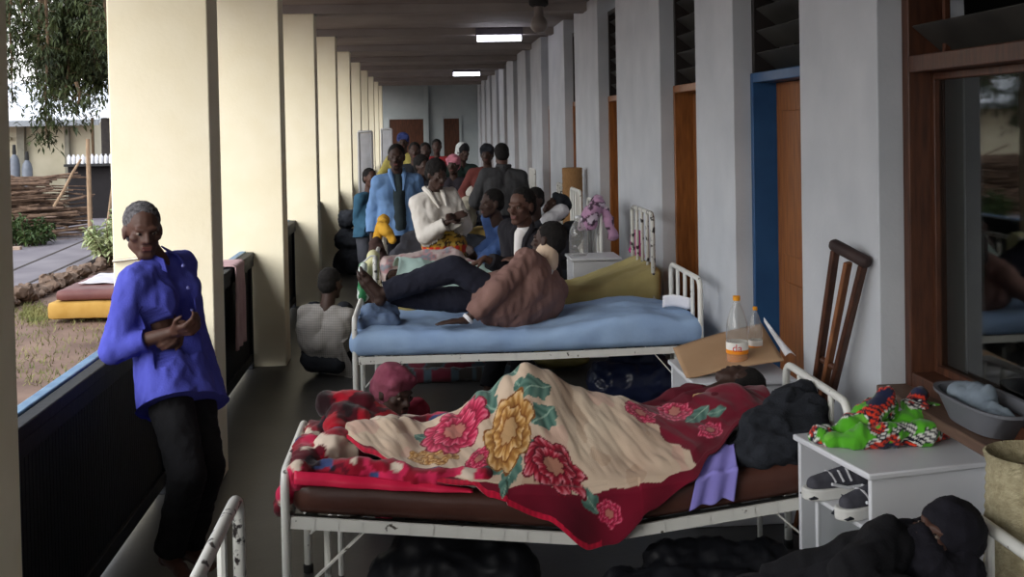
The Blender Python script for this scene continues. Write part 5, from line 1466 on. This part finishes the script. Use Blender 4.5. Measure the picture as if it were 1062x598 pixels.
# 6 -- youth in blue shirt
hd = at(510, 211, Y=9.02); pv = Vector((.72, 9.26, .74))
person('youth in a denim blue shirt seated facing left behind the man in the suit', hd, pv, (-.85, -.45, 0), (-.92, -.38, -.05), None, (V3((.38, 8.98, .78)), (.3, -.8, -.5)), (V3((.42, 9.1, .80)), (-.5, -.5, -.5)), (V3((.45, 8.95, .07)), (-.6, -.4, .3)), (V3((.5, 9.05, .07)), (-.6, -.4, .3)),
    top=cloth('denim_blue_shirt', (62, 88, 140), (76, 104, 158)), bottom=cloth('grey_trousers', (60, 60, 70)), sleeve=.9, s=.98, vox=.009, cvox=.013, skin=1, hair='short')

# 7 -- woman in the white cardigan
def skirtf(p):
    a = fbm(p, 16, 2)
    if .84 < p[2] < .905: return L3((196, 52, 40)) if math.sin(p[0] * 120) > -.4 else L3((214, 140, 50))
    return L3((160, 124, 44)) if a > .08 else (L3((60, 44, 30)) if a > -.2 else L3((196, 166, 80)))
hd = at(453, 181, Y=8.82); pv = Vector((.17, 8.86, .90))
m = person('woman in a white cardigan and yellow patterned skirt standing among the beds', hd, pv, (.45, -.88, 0), (.50, -.80, -.28), None, (at(466, 229, Y=8.66), (-.6, .1, -.8)), (at(473, 227, Y=8.68), (.5, .5, -.8)), (V3((.10, 8.84, .07)), (0, -1, 0)), (V3((.26, 8.88, .07)), (0, -1, 0)),
    top=cloth('cream_blouse', (190, 184, 176)), jacket=cloth('white_cardigan', (206, 200, 192), (218, 214, 208)), skirt=(M['fabricprint'], .40, .14, skirtf), sleeve=.9, hem=-.14, s=.95, vox=.009, cvox=.012, skin=1, hair='full', slim=.88, shw=.155)

# 8 -- man in light blue jacket
hd = at(411, 163, Y=10.35); pv = Vector((hd.x + .01, 10.38, .93))
m = person('man in an open light blue jacket standing in the aisle behind the beds', hd, pv, (.15, -1, 0), (-.05, -1, -.02), None, (pv + V3((-.25, -.03, -.10)), (-.25, 1, 0)), (pv + V3((.25, -.04, -.10)), (.25, 1, 0)), (V3((pv.x - .1, 10.36, .07)), (0, -1, 0)), (V3((pv.x + .1, 10.36, .07)), (0, -1, 0)),
    top=cloth('dark_green_shirt', (40, 50, 52)), jacket=cloth('light_blue_jacket', (98, 132, 178), (116, 150, 194)), bottom=cloth('dark_trousers', (34, 34, 42)), s=1.02, vox=.010, cvox=.013, skin=1, hem=.08, slim=.95, shw=.16)
nk, tu, rt, fw = m['nk'], m['tu'], m['rt'], m['fw']
v, f = blob_mesh([cap(nk - tu * .04 + fw * .045, m['chest'] + fw * .085, .055, .062), cap(m['chest'] + fw * .085, m['waist'] + fw * .085, .062, .062), cap(m['waist'] + fw * .085, pv + fw * .085, .062, .075)], .012, 2, wrinkle=.006)
finish('shirt_front', v, f, cloth('dark_green_front', (44, 54, 58)), m['root'], True, None)
# 9 -- child in teal
hd = at(384, 185, Y=11.7); pv = Vector((hd.x - .05, 11.75, .80))
person('child in a dark teal top standing left of the man in the light blue jacket', hd, pv, (.8, -.5, 0), (.55, -.8, 0), None, (pv + V3((.05, -.22, -.02)), (-.1, .3, -1)), (pv + V3((.16, -.1, .0)), (.2, .6, -.6)), (V3((pv.x, 11.7, .06)), (0, -1, 0)), (V3((pv.x + .12, 11.78, .06)), (0, -1, 0)),
    top=cloth('teal_top', (44, 78, 100), (54, 92, 116)), bottom=cloth('grey_shorts', (70, 72, 80)), sleeve=.9, s=.9, vox=.010, cvox=.014, skin=0)

# 10 -- man from behind
hd = at(520, 161, Y=11.95); pv = Vector((hd.x - .02, 11.86, .94))
person('man in a dark grey jacket seen from behind, bending over the yellow mattress', hd, pv, (-.1, 1, 0), (-.15, 1, -.3), None, (pv + V3((.20, .26, .03)), (.35, -1, 0)), (pv + V3((-.22, .26, .03)), (-.35, -1, 0)), (V3((pv.x + .1, 11.84, .07)), (0, 1, 0)), (V3((pv.x - .1, 11.84, .07)), (0, 1, 0)),
    top=cloth('dark_grey_shirt', (50, 50, 52)), jacket=cloth('dark_grey_jacket', (56, 56, 58), (66, 66, 68)), bottom=cloth('dark_trousers_b', (36, 36, 46)), s=1.05, vox=.011, cvox=.014, face=False, slim=1.1, hem=.05)

# the crowd at the far end
def crowd(label, u, v, Y, top, hair='short', hairm=None, fw=(0, -1, 0), hfw=None, s=1.0, seat=None, skin=1, face=True, bottom=None):
    hd = at(u, v, Y=Y); 
    if seat is None:
        pv = Vector((hd.x, Y + .02, hd.z - .63 * s)); rl = (V3((hd.x - .1, Y + .02, .07)), (0, -1, 0)); ll = (V3((hd.x + .1, Y + .02, .07)), (0, -1, 0))
    else:
        pv = Vector((hd.x, Y + .06, seat + .1)); f = Vector(fw).normalized(); rl = (pv + f * .42 + V3((-.08, 0, -pv.z + .07)), f); ll = (pv + f * .42 + V3((.08, 0, -pv.z + .07)), f)
    return person(label, hd, pv, fw, hfw or fw, None, None, None, rl, ll, top=top, bottom=bottom or M['charcoal'], sleeve=.9, hair=hair, hairm=hairm, s=s, vox=.013, cvox=.017, skin=skin, face=face)
crowd('person in a yellow top and blue headscarf by the far brown door', 418, 147, 15.4, cloth('yellow_top', (176, 164, 92)), 'scarf', cloth('blue_scarf', (58, 70, 124)))
crowd('person in black standing before the wide brown far door', 430, 157, 14.3, M['charcoal'])
crowd('person in dark slate top standing right of the one in black', 441, 157, 14.8, cloth('whitish_collar_top', (58, 56, 64)))
crowd('person in a dull red top standing far back against the pale wall', 453, 152, 17.6, cloth('red_top', (134, 40, 44)))
crowd('woman in dark clothes with a pink headscarf in the crowd', 470, 171, 12.75 + 1.1, cloth('black_dress', (34, 30, 36)), 'scarf', cloth('pink_scarf', (190, 120, 136)), (-.3, -1, 0))
o_ = crowd('person wearing a white and black cap in the crowd', 480, 158, 14.6, cloth('green_black_top', (36, 52, 48)), 'beanie', mat('white_black_cap', (30, 30, 34), .8, (206, 210, 210), 5, sharp=(.48, .5)), (.5, -1, 0))
crowd('woman in black headscarf and reddish top beside the man in dark grey', 505, 160, 12.15 + 1.2, cloth('dark_red_top', (96, 48, 44)), 'scarf', M['charcoal'], (-.2, -1, 0))
crowd('person in dark clothes partly hidden behind the light blue jacket', 438, 172, 12.05, cloth('black_top', (34, 34, 40)), 'full', None, (.5, -.8, 0), None, .95)
crowd('person with dark hair seated just behind the man in the black suit', 554, 208, 9.45, cloth('dark_top_c', (36, 36, 42)), 'short', None, (-.6, -.7, 0), None, .95, .63)

# 12 -- reclining patient with white cloth, bed with yellow cloth
hd = at(577, 214, Y=9.62); pv = Vector((.75, 9.62, .74))
person('propped up patient with white cloth at the neck, behind the suited man', hd, pv, (-.75, -.1, .6), (-.6, -.5, .55), (.7, 0, .7), (V3((.6, 9.4, .8)), (0, -1, 0)), (V3((.6, 9.8, .8)), (0, 1, 0)), (V3((.0, 9.5, .70)), (0, 0, 1), (-.2, 0, 1)), (V3((.0, 9.72, .70)), (0, 0, 1), (-.2, 0, 1)),
    top=cloth('dark_red_wrap', (54, 32, 36)), bottom=M['charcoal'], hair='scarf', hairm=M['charcoal'], s=.98, vox=.010, cvox=.015)
heap('white_wrap', 'white cloth wrapped below the face of the propped up patient', 'cloth', [cap((1.06, 9.42, 1.02), (1.2, 9.5, 1.10), .06), cap((1.0, 9.44, .96), (1.08, 9.46, 1.02), .05)], cloth('white_wrap_cloth', (200, 200, 204)), .010, .012)
pil((1.28, 9.62, .86), (.3, .42, .2), M['charcoal'], 'dark pillow behind the patient with the white cloth', R=Matrix.Rotation(-.9, 3, 'Y'))

# 15 -- sleeper under the mint sheet
hd = Vector((-.17, 7.84, .79))
person('sleeper under the mint sheet, dark brown head at the foot frame of the olive bed', hd, V3((.40, 7.94, .74)), (0, -.2, 1), (-.25, -.75, .5), (-1, 0, .1), (V3((.36, 7.88, .70)), (.2, 0, -1)), (V3((.36, 8.02, .70)), (.2, 0, -1)), (V3((.80, 7.90, .715)), (0, .5, .1), (.3, 0, .3)), (V3((.80, 8.02, .715)), (0, .5, .1), (.3, 0, .3)),
    top=None, bottom=None, s=.82, slim=.8, vox=.011, cvox=.014, skin=2, wr=.003, fo=.003)

# 13 -- sleeper under the rose blanket
hd = at(768, 396, Y=4.50)
person('sleeper under the rose blanket, only the dark haired back of the head showing', hd, V3((.80, 4.38, .585)), (0, .1, 1), (-.15, .72, .55), (.98, .05, .12), (V3((.78, 4.30, .575)), (0, -.3, -1)), (V3((.72, 4.46, .575)), (0, .3, -1)), (V3((.0, 4.32, .57)), (0, 0, 1), (-.9, 0, .5)), (V3((.06, 4.40, .57)), (0, 0, 1), (-.9, 0, .5)),
    top=cloth('maroon_shirt', (88, 20, 34)), bottom=None, sleeve=.9, s=.80, vox=.0085, cvox=.012, skin=1, wr=.003, fo=.006, hem=-.05, slim=.9)

# 14 -- woman in the maroon headscarf on the floor behind the bed
hd = at(409, 406, Y=5.05)
m = person('woman in a mauve headscarf sitting on the floor behind the bed with roses', hd, V3((-.16, 5.34, .13)), (.45, -.75, 0), (.62, -.70, -.22), None, (V3((.0, 5.08, .26)), (-.3, 0, -1)), (V3((.10, 5.16, .26)), (.2, .3, -1)), (V3((.15, 4.95, .06)), (0, 0, 1)), (V3((.28, 5.1, .06)), (0, 0, 1)),
    top=cloth('crimson_wrap', (132, 24, 46), (160, 60, 80)), bottom=M['charcoal'], sleeve=.9, s=.95, vox=.0085, cvox=.012, hair='scarf', hairm=cloth('mauve_scarf', (122, 56, 76), (150, 84, 100)), skin=1)

# 12b -- hooded sleeper on the nearest bed
hd = at(976, 560, Y=2.92)
navy = cloth('black_knit', (17, 16, 24), (25, 24, 33), scale=40)
m = person('sleeper in a black knitted hat lying under dark covers at the bottom right corner', hd, V3((.78, 2.84, .49)), (0, -.05, 1), (-.70, -.42, .58), (.62, -.05, .78), (V3((.74, 2.74, .47)), (0, -.2, -1)), (V3((.76, 2.96, .47)), (0, .2, -1)), (V3((.02, 2.78, .46)), (0, .6, .1), (-.3, 0, .3)), (V3((.02, 2.90, .46)), (0, .6, .1), (-.3, 0, .3)),
    top=navy, bottom=navy, s=.94, vox=.0075, cvox=.012, hair='beanie', hairm=navy, skin=0, slim=.85)
W = m['W']
v, f = blob_mesh([cap(W(-.05, .05, -.075), W(.05, .05, -.075), .062), cap(W(-.07, .0, -.08), W(.07, .0, -.08), .07), cap(W(0, .06, -.05), W(0, .07, -.09), .06), cap(W(-.07, -.05, -.04), W(.07, -.05, -.04), .07), cap(W(0, .0, -.12), W(0, .0, -.2), .10, .12)], .009, 3, wrinkle=.008, wscale=18, folds=.01, fscale=60)
finish('hood', v, f, navy, m['root'], True, None)
pil((1.42, 2.88, .50), (.28, .46, .20), M['charcoal'], 'dark pillow under the sleeper with the black knitted hat')
def dcov(u, v):
    x = lerp(-.30, 1.20, u); y = lerp(3.21, 2.42, v)
    h = interp(x, [(-.3, .10), (.5, .12), (.80, .16), (1.0, .20), (1.12, .24), (1.20, .18)]); d = (y - 2.85) / .38
    e = max(0, 1 - d * d) ** .6
    z = .408 + h * e + .018 * fbm((x * 1.2, y, 0), 7, 3) * e + .010 * abs(fbm((x, y, 5), 16, 2))
    return (x + .02 * math.sin(y * 13), y, z)
tag(sheet('dark_blanket', dcov, 90, 60, mat('black_blanket', (14, 14, 19), .95, (22, 22, 28), 12, bump=.3), None, solid=.008), 'black blanket over the sleeper in the knitted hat on the nearest bed', 'blanket')
pr = [cap((.98, 3.02, .55), (1.16, 2.95, .63), .06, .075), cap((1.12, 2.80, .64), (1.24, 2.90, .68), .075), cap((1.05, 2.72, .58), (1.2, 2.74, .62), .06)]
heap('dark_scarf', 'bunched black scarf under the chin of the sleeper in the knitted hat', 'cloth', pr, cloth('black_scarf', (12, 12, 16), (20, 20, 25)), .011, .014, .018)
